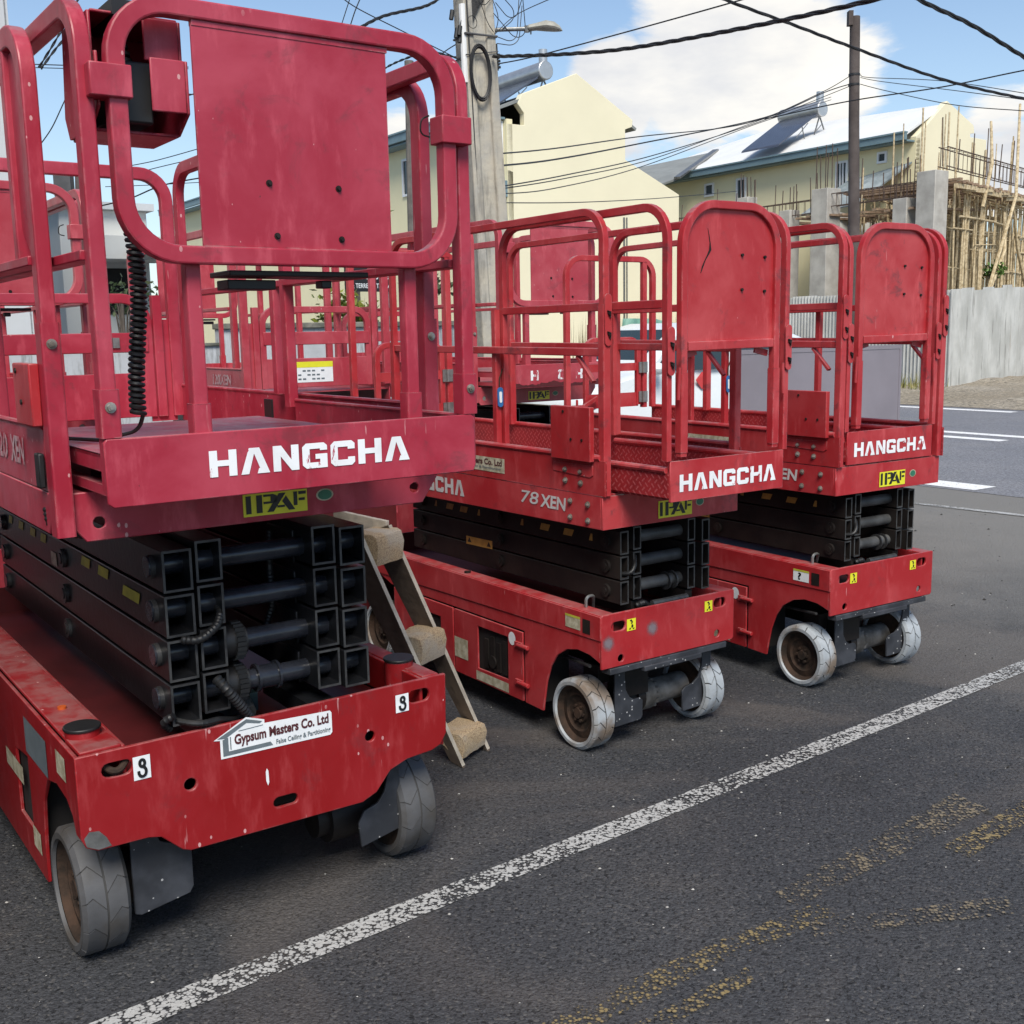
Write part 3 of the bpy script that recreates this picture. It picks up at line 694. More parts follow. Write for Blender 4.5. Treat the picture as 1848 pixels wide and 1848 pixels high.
    for s in (-1, 1):
        x = s * .552
        MB().rtube(fillet([(x, .012, 1.262 if s < 0 else 1.374), (x, .012, 2.505), (x, 2.13, 2.505), (x, 2.13, 1.374)], .12, 8), XA, a, bb).build('guard_rail', red, T)
        MB().bar((x, .04, 1.958), (x, 2.10, 1.958), .012, .026, XA).build('mid_rail', red, T, bev=.003)
        b = MB(); b.rtube([(x, .012, 1.262 if s < 0 else 1.376), (x, .012, 1.805)], XA, a + .005, bb + .005); sl = b.build('post_sleeve', red, T)
        bolt(sl, (x - s * .0, .012 - bb - .005, 1.752))
        x = s * .497 if s < 0 else .512
        MB().rtube(fillet([(x, -.262, 1.40), (x, -.262, 2.512), (x, .93, 2.512), (x, .93, 1.5)], .11, 8), XA, a, bb - .003).build('extension_rail', red, T)
        MB().bar((x, -.235, 1.955), (x, .91, 1.955), .012, .028, XA).build('mid_rail', red, T, bev=.003)
        b = MB(); b.rtube([(x, -.262, 1.531), (x, -.262, 1.645)], XA, a + .005, bb + .003); sl = b.build('post_sleeve', red, T)
        bolt(sl, (x, -.262 - bb - .003, 1.603))
        if detail: MB().rtube([(s * .535, 1.09, 1.54), (s * .535, 1.09, 1.96)], XA, .016, .020).build('mid_post', red, T)
        if detail and s < 0:
            MB().rtube([(s * .552, .19, 1.97), (s * .552, .19, 2.48)], XA, .019, .020).build('inner_post', red, T)
            MB().prism([(s * .556, y_, z_) for y_, z_ in ((.04, 2.47), (.04, 2.05), (.105, 1.985), (.17, 2.05), (.17, 2.47))], (s * -.008, 0, 0)).build('web_plate', red, T)
    # gate: rounded frame, plate, two legs
    gx0, gx1, gz0, gz1 = -.432, .452, 1.957, 2.517
    MB().rtube(fillet([(gx0, y, gz0), (gx1, y, gz0), (gx1, y, gz1), (gx0, y, gz1)], .125, 9, True), (0, 1, 0), .020, .0215, True).build('gate_frame', red, T)
    pl = MB().box(-.252, .266, y - .010, y - .004, 1.979, 2.487).build('gate_plate', red, T)
    MB().box(-.25, .27, y - .012, y + .005, 2.482, 2.494).build('lip', red, pl)
    bl = [(-.075, 2.135), (.115, 2.132), (-.06, 2.008), (.118, 2.005)]
    for x, z in bl: MB().cyl((x, y - .010, z), (x, y - .018, z), .005, 8).cyl((x, y - .0102, z), (x, y - .012, z), .0085, 10).build('bolt', BLACKB, pl)
    for x in (-.272, .335):
        l = MB(); l.rtube([(x, y + .034, 1.49), (x, y + .034, 1.94)], XA, .019, .019); l.build('gate_leg', red, T)
        MB().rtube([(x, y + .034, 1.487), (x, y + .034, 1.60)], XA, .024, .024).build('leg_sleeve', red, T)
    for x, z in ((gx0, 2.335), (gx1, 2.305)):
        b = MB(); s = -1 if x < 0 else 1
        b.box(min(x - .03, x + s * .065), max(x + .03, x + s * .065), y - .032, y + .034, z - .036, z + .036); b.build('hinge_clamp', red, T, bev=.003)
    MB().tube(fillet([(.40, y - .0, 2.34), (.375, y, 2.33), (.37, y, 2.29), (.40, y, 2.285)], .02, 4), .0025, 6).build('pin_ring', BLACKB, T)
    b = MB(); b.box(-.17, .22, y + .04, y + .18, 1.912, 1.926); b.box(-.16, -.03, y + .08, y + .16, 1.88, 1.905); b.box(.10, .13, y + .08, y + .12, 1.885, 1.905); b.build('manual_tray', BLACKPL, T, bev=.003)
    # rear frame and half gate
    yr = 2.30
    MB().rtube(fillet([(-.55, yr, 1.40), (-.55, yr, 2.505), (.55, yr, 2.505), (.55, yr, 1.40)], .12, 8), (0, 1, 0), .02, .028).build('rear_rail', red, T)
    for x in (-.45, .47): MB().rtube([(x, yr, 1.40), (x, yr, 1.96 if x > 0 else 2.48)], (0, 1, 0), .02, .022).build('gate_post', red, T)
    b = MB(); b.box(.42, .54, yr - .004, yr + .004, 1.376, 1.85); b.build('jamb_plate', red, T)
    g0, g1 = -.40, .42
    ga = MB().rtube(fillet([(g0, yr, 1.40), (g0, yr, 1.945), (g1, yr, 1.945), (g1, yr, 1.40)], .11, 8), (0, 1, 0), .016, .022).build('rear_gate', red, T)
    b = MB(); b.box(g0, g1, yr - .022, yr + .022, 1.70, 1.79); b.build('gate_bar', red, ga, bev=.004)
    b = MB(); b.box(g0, g1, yr - .014, yr + .014, 1.40, 1.605); b.build('kick_panel', red, ga, bev=.003)
    MB().box(.20, .255, yr - .03, yr + .03, 1.722, 1.768).build('latch', BLACKPL, ga); MB().box(.255, .285, yr - .03, yr + .03, 1.722, 1.768).build('latch_plate', STEEL, ga)
    gl = put([(0, 0), (1, 0), (1, 1), (0, 1)], [(0, 1, 2, 3)], 'instruction_label', STW, ga, (.26, yr + .0155, 1.435), (-.36, 0, 0), (0, 0, .145))
    put([(0, .72), (1, .72), (1, 1), (0, 1)], [(0, 1, 2, 3)], 'label_band', STY, ga, (.26, yr + .0165, 1.435), (-.36, 0, 0), (0, 0, .145))
    V, Fc = polys([rc(.04 + .1 * c, .12 + .2 * r_, .11 + .1 * c, .2 + .2 * r_) for c in range(8) for r_ in range(3) if (c + r_) % 4])
    put(V, Fc, 'label_print', STGREY, ga, (.26, yr + .0165, 1.435), (-.36, 0, 0), (0, 0, .145))
    return T

def near_lift_extras(T):
    # number stickers, company sticker
    eight(T, (-.428, -.002, .568), .047, .067); eight(T, (.392, -.002, .581), .047, .058)
    # white company sticker with a house outline
    ax, az = -.196, .574
    def Q(pts): return [[(x, z) for x, z in pts]]
    out = [(-.181, .569), (-.181, .6245), (-.200, .628), (-.1, .678), (-.045, .659), (-.045, .648), (.165, .640), (.170, .633), (.170, .571), (.163, .564)]
    V, F = polys([Q(out)]); o = put(V, F, 'company_sticker', STW, T, (0, -.0016, 0), XA, (0, 0, 1))
    V, F = polys([Q([(-.19, .631), (-.1, .672), (-.052, .656), (-.06, .651), (-.1, .661), (-.165, .628)]), Q([(-.174, .576), (-.174, .625), (-.157, .63), (-.157, .588), (-.03, .588), (-.022, .576)]), Q([(-.152, .592), (-.152, .63), (-.149, .63), (-.149, .592)]), Q([(-.125, .643), (-.05, .645), (-.05, .643), (-.125, .641)])])
    put(V, F, 'house_outline', STGREY, o, (0, -.0028, 0), XA, (0, 0, 1))
    word('Gypsum Masters Co. Ltd', 'lettering', STMAR, o, (-.139, -.003, .594), (.298, 0, 0), (0, 0, .040), .035)
    word('False Ceiling & Partitioning', 'lettering', STGREY, o, (-.012, -.003, .571), (.176, 0, 0), (0, 0, .020), .02)
    # control box hung on the gate, coiled cable
    y0, y1 = -.24, -.02
    prof = [(y0, 2.50), (y0, 2.41), (y0 - .035, 2.405), (y0 - .035, 2.285), (y0 + .04, 2.245), (y1, 2.245), (y1 + .03, 2.30), (y1, 2.50)]
    bx = MB()
    F = lambda x: [(x, yy, zz) for yy, zz in prof]
    bx.prism(F(-.47), (.008, 0, 0)); bx.prism(F(-.262), (.008, 0, 0))
    bx.box(-.47, -.255, y1 - .006, y1, 2.26, 2.50)
    bx.box(-.345, -.262, y0 - .002, y0 + .006, 2.405, 2.50); bx.box(-.345, -.262, y0 - .037, y0 - .030, 2.285, 2.405)
    bx.box(-.462, -.262, y0 + .03, y1, 2.24, 2.248); bx.box(-.462, -.262, y0, y1, 2.497, 2.504)
    bx.build('control_guard', RED_A, T, bev=.003)
    c = MB(); c.box(-.43, -.33, y0 + .0, y1 - .02, 2.26, 2.40); c.build('control_box', BLACKPL, T, bev=.006)
    c2 = MB()
    for k in range(3): c2.cyl((-.385, y0 + .06, 2.405 + .016 * k), (-.385, y0 + .06, 2.413 + .016 * k), .03 - .004 * k, 16)
    c2.cyl((-.385, y0 + .06, 2.39), (-.385, y0 + .06, 2.46), .012, 12); c2.build('joystick_boot', BLACKPL, T)
    MB().box(-.415, -.36, y0 - .01, y1, 2.495, 2.53).build('toggle_cover', BLACKPL, T)
    P = []; n = 34 * 12; zt, zb = 2.08, 1.565
    for k in range(n + 1):
        t = k / n; z = zt + (zb - zt) * t ** 1.0; a = 2 * math.pi * 34 * t
        P.append((-.333 + .012 * math.sin(t * 5) + .017 * math.cos(a), .0 + .017 * math.sin(a), z))
    cc = MB(); cc.tube(P, .0062, 6); cc.build('coiled_cable', BLACKPL, T)
    MB().tube(fillet([(-.345, -.02, 2.26), (-.36, .0, 2.17), (-.333, .0, 2.10), (-.333, .0, 2.07)], .03, 5), .005, 6).build('cable_lead', BLACKPL, T)
    MB().tube(fillet([(-.33, 0, 1.57), (-.34, .02, 1.52), (-.42, .10, 1.495), (-.50, .35, 1.492)], .05, 6), .0055, 6).build('cable_tail', BLACKPL, T)
    # left side fittings
    b = MB(); b.box(-.602, -.576, .03, .21, 1.545, 1.705); b.build('document_box', RED_B, T, bev=.004)
    for yy, z in ((.17, 1.685), (.13, 1.605)): MB().cyl((-.602, yy, z), (-.606, yy, z), .007, 8).build('screw', BLACKB, T)
    MB().box(-.592, -.576, .05, .095, 1.385, 1.475).build('black_switch', BLACKPL, T, bev=.004)
    MB().poly([(-.5735, .16, 1.42), (-.5735, .10, 1.42), (-.5735, .10, 1.465), (-.5735, .16, 1.465)]).build('label', STDIRTY, T, smooth=False)
    hose([(-.568, .10, 1.33), (-.565, .09, 1.27), (-.50, .05, 1.255), (-.42, .05, 1.25)], .014, BLACKPL, T)
    # chassis side labels, reflector, hook lying in the slot
    for y0_, y1_, z0_, z1_, m in ((.22, .12, .56, .63, STDIRTY), (.62, .34, .50, .615, STGREY), (.95, .70, .36, .42, STDIRTY), (.62, .52, .19, .26, STDIRTY)):
        MB().poly([(-.577, y0_, z0_), (-.577, y1_, z0_), (-.577, y1_, z1_), (-.577, y0_, z1_)]).build('label', m, T, smooth=False)
    MB().cyl((-.505, .42, .676), (-.505, .42, .684), .013, 12).build('reflector', ORANGER, T)
    MB().tube(fillet([(-.50, .03, .62), (-.47, -.002, .60), (-.44, .02, .625)], .02, 5), .010, 8).build('tie_ring', RUST, T)
    # loose scratch and bare patch on the plate
    MB().prism([(x, -.0006, z) for x, z in ((-.045, .508), (-.041, .500), (-.040, .465), (-.044, .455), (-.049, .470), (-.049, .498))], (0, -.0008, 0)).build('paint_scar', STW, T, smooth=False)
    MB().prism([(x, -.0006, z) for x, z in ((-.565, .416), (-.535, .4), (-.50, .402), (-.512, .43), (-.53, .452), (-.556, .456), (-.57, .44))], (0, -.0008, 0)).build('bare_patch', STEEL, T, smooth=False)

# ------------------------------------------------------------------ the smaller lifts (arched gate plate)
def lift_small(label, pos, yaw, yE, red=None, red2=None, n=0):
    red = red or RED_B; red2 = red2 or RED_B2
    T = thing('scissor_lift', label, 'scissor lift', (pos[0], pos[1], 0), yaw, 'red scissor lifts')
    hw = .38; F = lambda a, b: (a, 0, b)
    holes = [slot(-.289, .565, .076, .04, F), slot(.291, .574, .074, .042, F), circ(-.277, .427, .016, 14, F), circ(.276, .436, .016, 14, F)]
    MB().prism([F(*p) for p in ((-hw, .394), (hw - .01, .394), (hw, .404), (hw, .618), (hw - .008, .622), (-hw + .006, .622), (-hw, .616))], (0, .012, 0), holes).build('front_plate', red2, T, bev=.003)
    # steel lip under the plate
    b = MB(); b.box(-.34, .33, -.006, .05, .366, .392); b.box(-.16, .17, -.016, .03, .350, .372); b.build('skid_strip', GUARD, T, bev=.003)
    L = lambda y, z: (-hw, y, z)
    arch = [(.012, .42), (.04, .43), (.08, .442), (.16, .447), (.23, .432), (.30, .39), (.345, .33), (.376, .254), (.392, .18), (.405, .112)]
    top = [(.012, .615), (2.24, .615), (2.24, .45)]
    so = arch + [(.538, .116), (.538, .445), (1.75, .445), (1.80, .46), (1.95, .50), (2.24, .50), (2.24, .615), (.012, .615)]
    MB().prism([L(*p) for p in so], (.01, 0, 0)).build('side_panel', red2, T, bev=.003)
    MB().prism([(hw, y, z) for y, z in so], (-.01, 0, 0)).build('side_panel', red2, T, bev=.003)
    # upper band stands proud of the panel
    MB().prism([(-hw - .005, y, z) for y, z in ((.002, .616), (.002, .515), (1.2, .50), (2.24, .48), (2.24, .616))], (.006, 0, 0)).build('side_band', red2, T, bev=.002)
    win = [(.665, .19), (.665, .392), (.915, .392), (.915, .185)]
    dr = [(.548, .118), (1.12, .122), (1.12, .437), (.548, .437)]
    dd = MB().prism([(-hw - .004, y, z) for y, z in dr], (.01, 0, 0), [[(-hw - .004, y, z) for y, z in win]]).build('side_door', red2, T, bev=.003)
    for z in (.375, .20): MB().cyl((-hw - .010, .50, z), (-hw - .010, .58, z), .011, 8).box(-hw - .014, -hw, .545, .60, z - .014, z + .014).build('hinge', red2, dd, bev=.002)
    put([(.5 + .5 * math.cos(2 * math.pi * k / 18), .5 + .5 * math.sin(2 * math.pi * k / 18)) for k in range(18)], [tuple(range(18))], 'round_reflector', STW, dd, (-hw - .0055, .655, .362), (0, -.055, 0), (0, 0, .062))
    d2 = MB().prism([(-hw - .004, y, z) for y, z in ((1.132, .122), (1.72, .125), (1.72, .437), (1.132, .437))], (.01, 0, 0), [[(-hw - .004, y, z) for y, z in ((1.25, .25), (1.36, .25), (1.36, .37), (1.25, .37))]]).build('side_door', red2, T, bev=.003)
    b = MB(); b.box(-hw + .012, -.2, .45, 1.75, .13, .44); b.box(.2, hw - .012, .42, 1.75, .13, .44); b.build('battery_box', DARK, T)
    b = MB()
    for k in range(4): b.box(-hw + .004, -hw + .012, .69 + .05 * k, .72 + .05 * k, .20, .36 - .02 * (k % 2))
    b.cyl((-hw + .006, .80, .24), (-hw - .002, .80, .24), .03, 14); b.build('charger_panel', BLACKB, T)
    b = MB(); b.box(-hw + .002, -.305, .012, 2.24, .612, .620); b.box(.305, hw - .002, .012, 2.24, .612, .620); b.box(-.315, -.305, .012, 2.24, .53, .616); b.box(.305, .315, .012, 2.24, .53, .616); b.build('side_rail', red2, T, bev=.003)
    b = MB(); b.box(-.305, .305, .012, 2.23, .50, .51); b.box(-hw + .01, hw - .01, 2.225, 2.237, .2, .615); b.build('chassis_tray', INNER, T)
    MB().cyl((-.345, 1.05, .62), (-.345, 1.05, .628), .016, 12).build('reflector', BLACKB, T)
    if n == 0:
        for x, z in ((-.105, .525), (-.345, .50)):
            MB().poly([(-.034 if x < -.3 else -.05, 0, -.05), (.05, 0, -.05), (.05, 0, .05), (-.034 if x < -.3 else -.05, 0, .05)]).build('bare_spot', BARE, T, (x, -.0012, z), smooth=False)
    # stickers
    hook_mark(T, (-.246, -.0018, .536), .048, .050); hook_mark(T, (.198, -.0018, .545), .046, .047)
    def lab(y0_, y1_, z0_, z1_, m, x=-hw - .0065, nm='label'):
        return MB().poly([(x, y0_, z0_), (x, y1_, z0_), (x, y1_, z1_), (x, y0_, z1_)]).build(nm, m, T, smooth=False)
    lab(.23, .13, .535, .59, STW if n else STDIRTY); lab(.115, .065, .53, .59, BLACKB); lab(.93, .66, .128, .172, STDIRTY, -hw - .0055); lab(1.12, 1.0, .2, .3, STDIRTY, -hw - .0055)
    lab(.23, .13, .582, .592, STYD, -hw - .0072)
    if n: word('?', 'lettering', STK, T, (-hw - .0076, .20, .542), (0, -.022, 0), (0, 0, .036), .03)
    # wheels
    for x, y, rz in ((-.322, .194, 0), (.322, .194, math.pi), (-.322, 1.93, 0), (.322, 1.93, math.pi)): wheel_b(T, (x, y, .154), rz)
    MB().prism([(x, .085, z) for x, z in ((-.238, .36), (-.238, .095), (-.095, .10), (-.082, .115), (-.082, .185), (-.098, .198), (-.13, .196), (-.155, .212), (-.178, .25), (-.185, .36))], (0, .01, 0)).build('wheel_guard', GUARD, T, bev=.002)
    MB().prism([(x, .085, z) for x, z in ((.325, .36), (.325, .088), (.155, .082), (.150, .175), (.168, .192), (.215, .20), (.25, .225), (.27, .27), (.275, .36))], (0, .01, 0)).build('wheel_guard', GUARD, T, bev=.002)
    b = MB(); b.cyl((.04, .20, .165), (.25, .20, .165), .058, 18)
    for k in range(14): t = 2 * math.pi * k / 14; b.box(.035, .06, .20 + .058 * math.cos(t) - .009, .20 + .058 * math.cos(t) + .009, .165 + .058 * math.sin(t) - .009, .165 + .058 * math.sin(t) + .009)
    b.cyl((-.02, .20, .165), (.04, .20, .165), .072, 18); b.build('hub_motor', HUBGREY if n == 0 else HUBGREY, T)
    b = MB(); b.cyl((-.25, .20, .165), (-.06, .20, .165), .058, 16); b.cyl((-.06, .2, .165), (-.02, .2, .165), .07, 16); b.build('hub_motor', BLACKB, T)
    b = MB(); b.box(-.26, .26, .17, .27, .27, .35); b.box(-.20, -.02, .12, .18, .20, .33); b.build('axle', BLACKB, T)
    MB().tube([(-.36, .10, .385), (-.30, .36, .36)], .008, 6).build('tie_rod', EDGEM, T)
    # scissor pack
    z0, pitch, ah = .640, .105, .098
    arm_o = cached('arm_b_o', lambda: make_arm(.046, ah, 0.035, 1.72, BLACKB, EDGEM)); arm_i = cached('arm_b_i', lambda: make_arm(.044, ah, 0.045, 1.70, BLACKB, EDGEM))
    pipe = cached('pipe_b', lambda: MB().cyl((-.250, 0, 0), (.257, 0, 0), .026, 16).build('cross_tube', PIPE_B))
    def pinmk():
        b = MB(); b.cyl((0, 0, 0), (-.012, 0, 0), .027, 16); b.cyl((-.012, 0, 0), (-.016, 0, 0), .013, 12); return b.build('pivot_pin', BLACKB)
    pin = cached('pin_b', pinmk)
    for k in range(3):
        z = z0 + ah / 2 + pitch * k
        for x in (-.228, .235): arm_o(T, (x, 0, z))
        for x in (-.150, .160): arm_i(T, (x, 0, z + .010))
        for y_ in (.10, 1.62): pipe(T, (0, y_, z + .004))
        for y_ in (.12, .90, 1.62): pin(T, (-.251, y_, z))
    b = MB(); b.box(-.17, -.13, .06, .3, .58, .64); b.box(.14, .18, .06, .3, .58, .64); b.box(-.2, .2, .05, .09, .56, .60); b.build('scissor_base', BLACKB, T)
    MB().tube([(-.08, .03, .622), (.12, .03, .622)], .014, 8).build('hydraulic_line', EDGEM, T)
    b = MB()
    for x in (.055, .095): b.cyl((x, .10, z0 + ah / 2), (x + .007, .10, z0 + ah / 2), .040, 18)
    b.build('collar', EDGEM, T)
    hose([(-.225, .06, .765), (-.20, .02, .77), (-.175, .03, .80), (-.15, .06, .83)], .010, BLACKPL, T)
    hose([(-.15, .05, .62), (-.13, .03, .635), (-.10, .05, .62), (-.07, .06, .60)], .014, BLACKPL, T)
    MB().tube(fillet([(-.33, .16, .62), (-.33, .16, .665), (-.29, .16, .665), (-.26, .2, .60)], .02, 6), .007, 8).build('cable_loop', STEEL, T)
    zz = z0 + pitch * 2 + .035
    for y_ in (.22, .38, .55, .72, 1.08, 1.22, 1.35, 1.48):
        e = .035 if y_ not in (.22, .72, 1.08, 1.48) else .016
        MB().poly([(-.2515, y_ + e, zz), (-.2515, y_ - e + .008, zz), (-.2515, y_ - e - .008 if e > .02 else y_ - e * .5, zz + .030), (-.2515, y_ + e - .012, zz + .030)]).build('hazard_mark', STO, T, smooth=False)
    s_ = MB().poly([(-.2515, 1.20, .77), (-.2515, .97, .775), (-.2515, .97, .735), (-.2515, 1.20, .73)]).build('warning_label', STO, T, smooth=False)
    for yy in (1.17, 1.0): MB().poly([(-.252, yy + .018, .742), (-.252, yy - .018, .742), (-.252, yy, .768)]).build('warning_triangle', STK, s_, smooth=False)
    # platform base
    MB().prism([(x, -.012, z) for x, z in ((-hw - .002, .974), (hw + .002, .974), (hw + .002, 1.108), (-hw - .002, 1.108))], (0, .01, 0)).build('platform_front_beam', red, T, bev=.003)
    for s in (-1, 1):
        MB().prism([(s * (hw + .002), y, z) for y, z in ((-.002, .974), (.9, .966), (2.2, .952), (2.2, 1.108), (-.002, 1.108))], (-s * .01, 0, 0)).build('platform_side_beam', red, T, bev=.003)
        pts = ((-.03, 1.111), (2.2, 1.111), (2.2, 1.252), (-.03, 1.252))
        b = MB(); b.prism([(s * (hw + .004), y, z) for y, z in pts], (-s * .005, 0, 0)); b.build('skirt', red2, T)
        MB().prism([(s * (hw - .004), y, z) for y, z in pts], (-s * .003, 0, 0)).build('tread_plate', DIAM, T)
        MB().tube([(s * (hw - .002), .0, 1.262), (s * (hw - .002), 2.2, 1.262)], .013, 10).build('edge_tube', red, T)
    MB().box(-hw + .012, hw - .012, .0, 2.19, 1.108, 1.116).build('platform_floor', DIAM, T)
    for y_, z in ((.22, 1.20), (.12, 1.198), (.22, 1.155), (.12, 1.152), (.19, 1.072), (.075, 1.07), (.19, 1.005), (.075, 1.003)):
        bo = bolt(T, (-hw - .0045, y_, z), -math.pi / 2)
    MB().prism([(-hw - .0045, y, z) for y, z in ((.04, 1.23), (.30, 1.225), (.30, 1.19), (.06, 1.18), (.04, 1.19))], (-.003, 0, 0)).build('gusset', red, T, bev=.001)
    # extension deck
    w_ = .312
    MB().prism([(x, yE, z) for x, z in ((-w_, 1.115), (w_, 1.115), (w_, 1.270), (-w_, 1.270))], (0, .010, 0)).build('extension_front_board', red, T, bev=.003)
    MB().box(-w_ + .005, w_ - .005, yE + .01, yE + 1.05, 1.122, 1.130).build('extension_floor', DIAM, T)
    for s in (-1, 1):
        MB().box(s * w_ - .0025, s * w_ + .0025, yE + .01, yE + 1.05, 1.131, 1.225).build('extension_toe_board', DIAM, T)
        MB().tube([(s * w_, yE + .02, 1.236), (s * w_, yE + 1.05, 1.236)], .013, 10).build('edge_tube', red, T)
    put(*brand_word(), 'lettering', WHITE_B, T, (-.265, yE - .002, 1.151), (.53, 0, 0), (0, 0, .066))
    dx = 0.0 if n == 0 else .012
    ipaf(T, (-.085 + dx, -.0145, .990), .19, .072)
    ov = put([(.5 + .5 * math.cos(2 * math.pi * k / 20), .5 + .5 * math.sin(2 * math.pi * k / 20)) for k in range(20)], [tuple(range(20))], 'oval_label', STDIRTY, T, (.128 + dx * 2, -.0135, 1.02), (.048, 0, 0), (0, 0, .036))
    put([(.5 + .4 * math.cos(2 * math.pi * k / 20), .5 + .4 * math.sin(2 * math.pi * k / 20)) for k in range(20)], [tuple(range(20))], 'oval_print', STG, ov, (.128 + dx * 2, -.0145, 1.02), (.048, 0, 0), (0, 0, .036))
    put(*brand_word(), 'side_lettering', GREYLET, T, (-hw - .004, 1.62, 1.0), (0, -.62, 0), (0, 0, .075))
    word('78', 'side_lettering', GREYLET, T, (-hw - .004, .54, 1.028), (0, -.13, 0), (0, 0, .055), .01, .15)
    word('XEN', 'side_lettering', GREYLET, T, (-hw - .004, .40, 1.024), (0, -.18, 0), (0, 0, .055), .03, .1)
    sk = MB().poly([(-hw - .0055, 1.0, 1.14), (-hw - .0055, .66, 1.14), (-hw - .0055, .66, 1.205), (-hw - .0055, 1.0, 1.205)]).build('company_sticker', STDIRTY, T, smooth=False)
    if n == 0:
        word('Masters Co. Ltd', 'lettering', STMAR, sk, (-hw - .0065, .98, 1.17), (0, -.30, 0), (0, 0, .028), .03); word('Ceiling & Partitioning', 'lettering', STGREY, sk, (-hw - .0065, .96, 1.148), (0, -.27, 0), (0, 0, .015), .02)
    # box cover hung on the left skirt
    MB().box(-hw - .030, -hw - .006, .03, .285, 1.245, 1.462).build('document_box', red2, T, bev=.003)
    for y_, z in ((.20, 1.44), (.15, 1.33), (.08, 1.33)): MB().cyl((-hw - .030, y_, z), (-hw - .033, y_, z), .006, 8).build('screw', BLACKB, T)
    # rails
    a, bb = .0145, .0155
    for s in (-1, 1):
        x = s * .362
        MB().rtube(fillet([(x, -.004, 1.80), (x, -.004, 2.214), (x, 1.66, 2.214), (x, 1.66, 1.66)], .115, 8), XA, a, bb).build('guard_rail', red, T)
        MB().rtube([(x, .01, 1.676), (x, 1.66, 1.690)], XA, .014, .016).build('mid_rail', red, T)
        MB().rtube([(x + s * .001, -.006, 1.112), (x + s * .001, -.006, 1.86)], XA, a + .004, bb + .003).build('lower_post', red, T)
        MB().rtube([(x, 1.66, 1.26), (x, 1.66, 1.72)], XA, a + .004, bb + .004).build('lower_post', red, T)
        MB().rtube([(x - s * .012, .76, 1.26), (x - s * .012, .76, 1.86)], XA, a, bb).build('mid_post', red, T)
        MB().bar((x, .06, 1.56), (x, .16, 1.66), .006, .01, XA).build('corner_brace', red, T)
        xe = s * .318
        MB().rtube(fillet([(xe, yE + .014, 1.272), (xe, yE + .014, 2.205), (xe, yE + 1.07, 2.205), (xe, yE + 1.07, 1.26)], .12, 8), XA, a - .002, bb).build('extension_rail', red, T)
        MB().rtube([(xe, yE + .03, 1.852), (xe, yE + 1.06, 1.852)], XA, .013, .016).build('mid_rail', red, T)
        # slotted fold plates with their pins
        for (px_, py_, zc_, ln) in ((x - .0, -.004 - bb - .006, 1.80, .20), (xe, yE + .014 - bb - .004, 1.68, .18)):
            pl = MB().prism([(px_ + .018 * math.cos(t), py_, zc_ + (ln / 2 - .018) * (1 if math.sin(t) >= 0 else -1) + .018 * math.sin(t)) for t in [2 * math.pi * k / 20 for k in range(20)]], (0, -.006, 0)).build('fold_plate', red, T, bev=.001)
            for zz_ in (zc_ - ln * .28, zc_ + ln * .12):
                MB().cyl((px_, py_ - .006, zz_), (px_, py_ - .016, zz_), .006, 8).tube([(px_ - .008, py_ - .010, zz_ + .010), (px_ + .008, py_ - .010, zz_ + .006), (px_ + .006, py_ - .010, zz_ - .016)], .0035, 5).build('pin', BLACKB, pl)
    # gate: arched plate and its legs
    yg = yE + .006
    gx = .250
    P = fillet([(-gx, yg, 1.285), (-gx, yg, 2.215), (gx, yg, 2.215), (gx, yg, 1.285)], .155, 10)
    MB().rtube(P, (0, 1, 0), .0155, .0155).build('gate_frame', red, T)
    zi = fillet([(-gx + .012, yg, 1.69), (-gx + .012, yg, 2.205), (gx - .012, yg, 2.205), (gx - .012, yg, 1.69)], .145, 10)
    pl = MB().prism(zi, (0, .003, 0)).build('gate_plate', red, T)
    for x, z in ((.06, 2.035), (.185, 2.03), (.06, 1.905), (.185, 1.90)): MB().cyl((x, yg, z), (x, yg - .008, z), .006, 8).build('bolt', BLACKB, pl)
    MB().rtube([(-gx + .02, yg, 1.695), (gx - .02, yg, 1.700)], (0, 1, 0), .0145, .017).build('gate_bar', red, T)
    for s in (-1, 1):
        b = MB(); b.rtube([(s * gx, yg, 1.30), (s * gx, yg, 1.60)], (0, 1, 0), .018, .018); b.bar((s * (gx + .03), yg - .02, 1.62), (s * (gx + .036), yg - .02, 1.50), .003, .006); b.build('leg_sleeve', red, T)
        MB().bar((s * (gx - .02), yg + .02, 1.66), (s * (gx - .09), yg + .02, 1.675), .005, .012).build('corner_brace', red, T)
    if n == 0:
        cp = [(-.122, 2.128), (-.115, 2.10), (-.110, 2.075), (-.109, 2.05), (-.122, 2.03), (-.135, 2.012), (-.147, 1.99), (-.157, 1.965)]; wds = [.001, .002, .0025, .006, .004, .0025, .004, .0015]
        MB().prism([(x + w_, yg - .0006, z) for (x, z), w_ in zip(cp, wds)] + [(x - w_, yg - .0006, z) for (x, z), w_ in list(zip(cp, wds))[::-1]], (0, -.0006, 0)).build('crack', BLACKB, pl, smooth=False)
    # rear: frame, half gate with hinges, cable tag
    yr = 2.16
    MB().rtube(fillet([(-.345, yr, 1.26), (-.345, yr, 2.205), (.345, yr, 2.205), (.345, yr, 1.26)], .11, 8), (0, 1, 0), .016, .018).build('rear_rail', red, T)
    ga = MB().rtube(fillet([(-.20, yr, 1.28), (-.20, yr, 1.70), (.22, yr, 1.70), (.22, yr, 1.28)], .07, 6), (0, 1, 0), .014, .016).build('rear_gate', red, T)
    MB().box(-.2, .22, yr - .01, yr + .01, 1.50, 1.55).box(-.2, .22, yr - .006, yr + .006, 1.27, 1.36).build('gate_bar', red, ga)
    MB().rtube([(.27, yr, 1.26), (.27, yr, 2.19)], (0, 1, 0), .016, .018).build('gate_post', red, T)
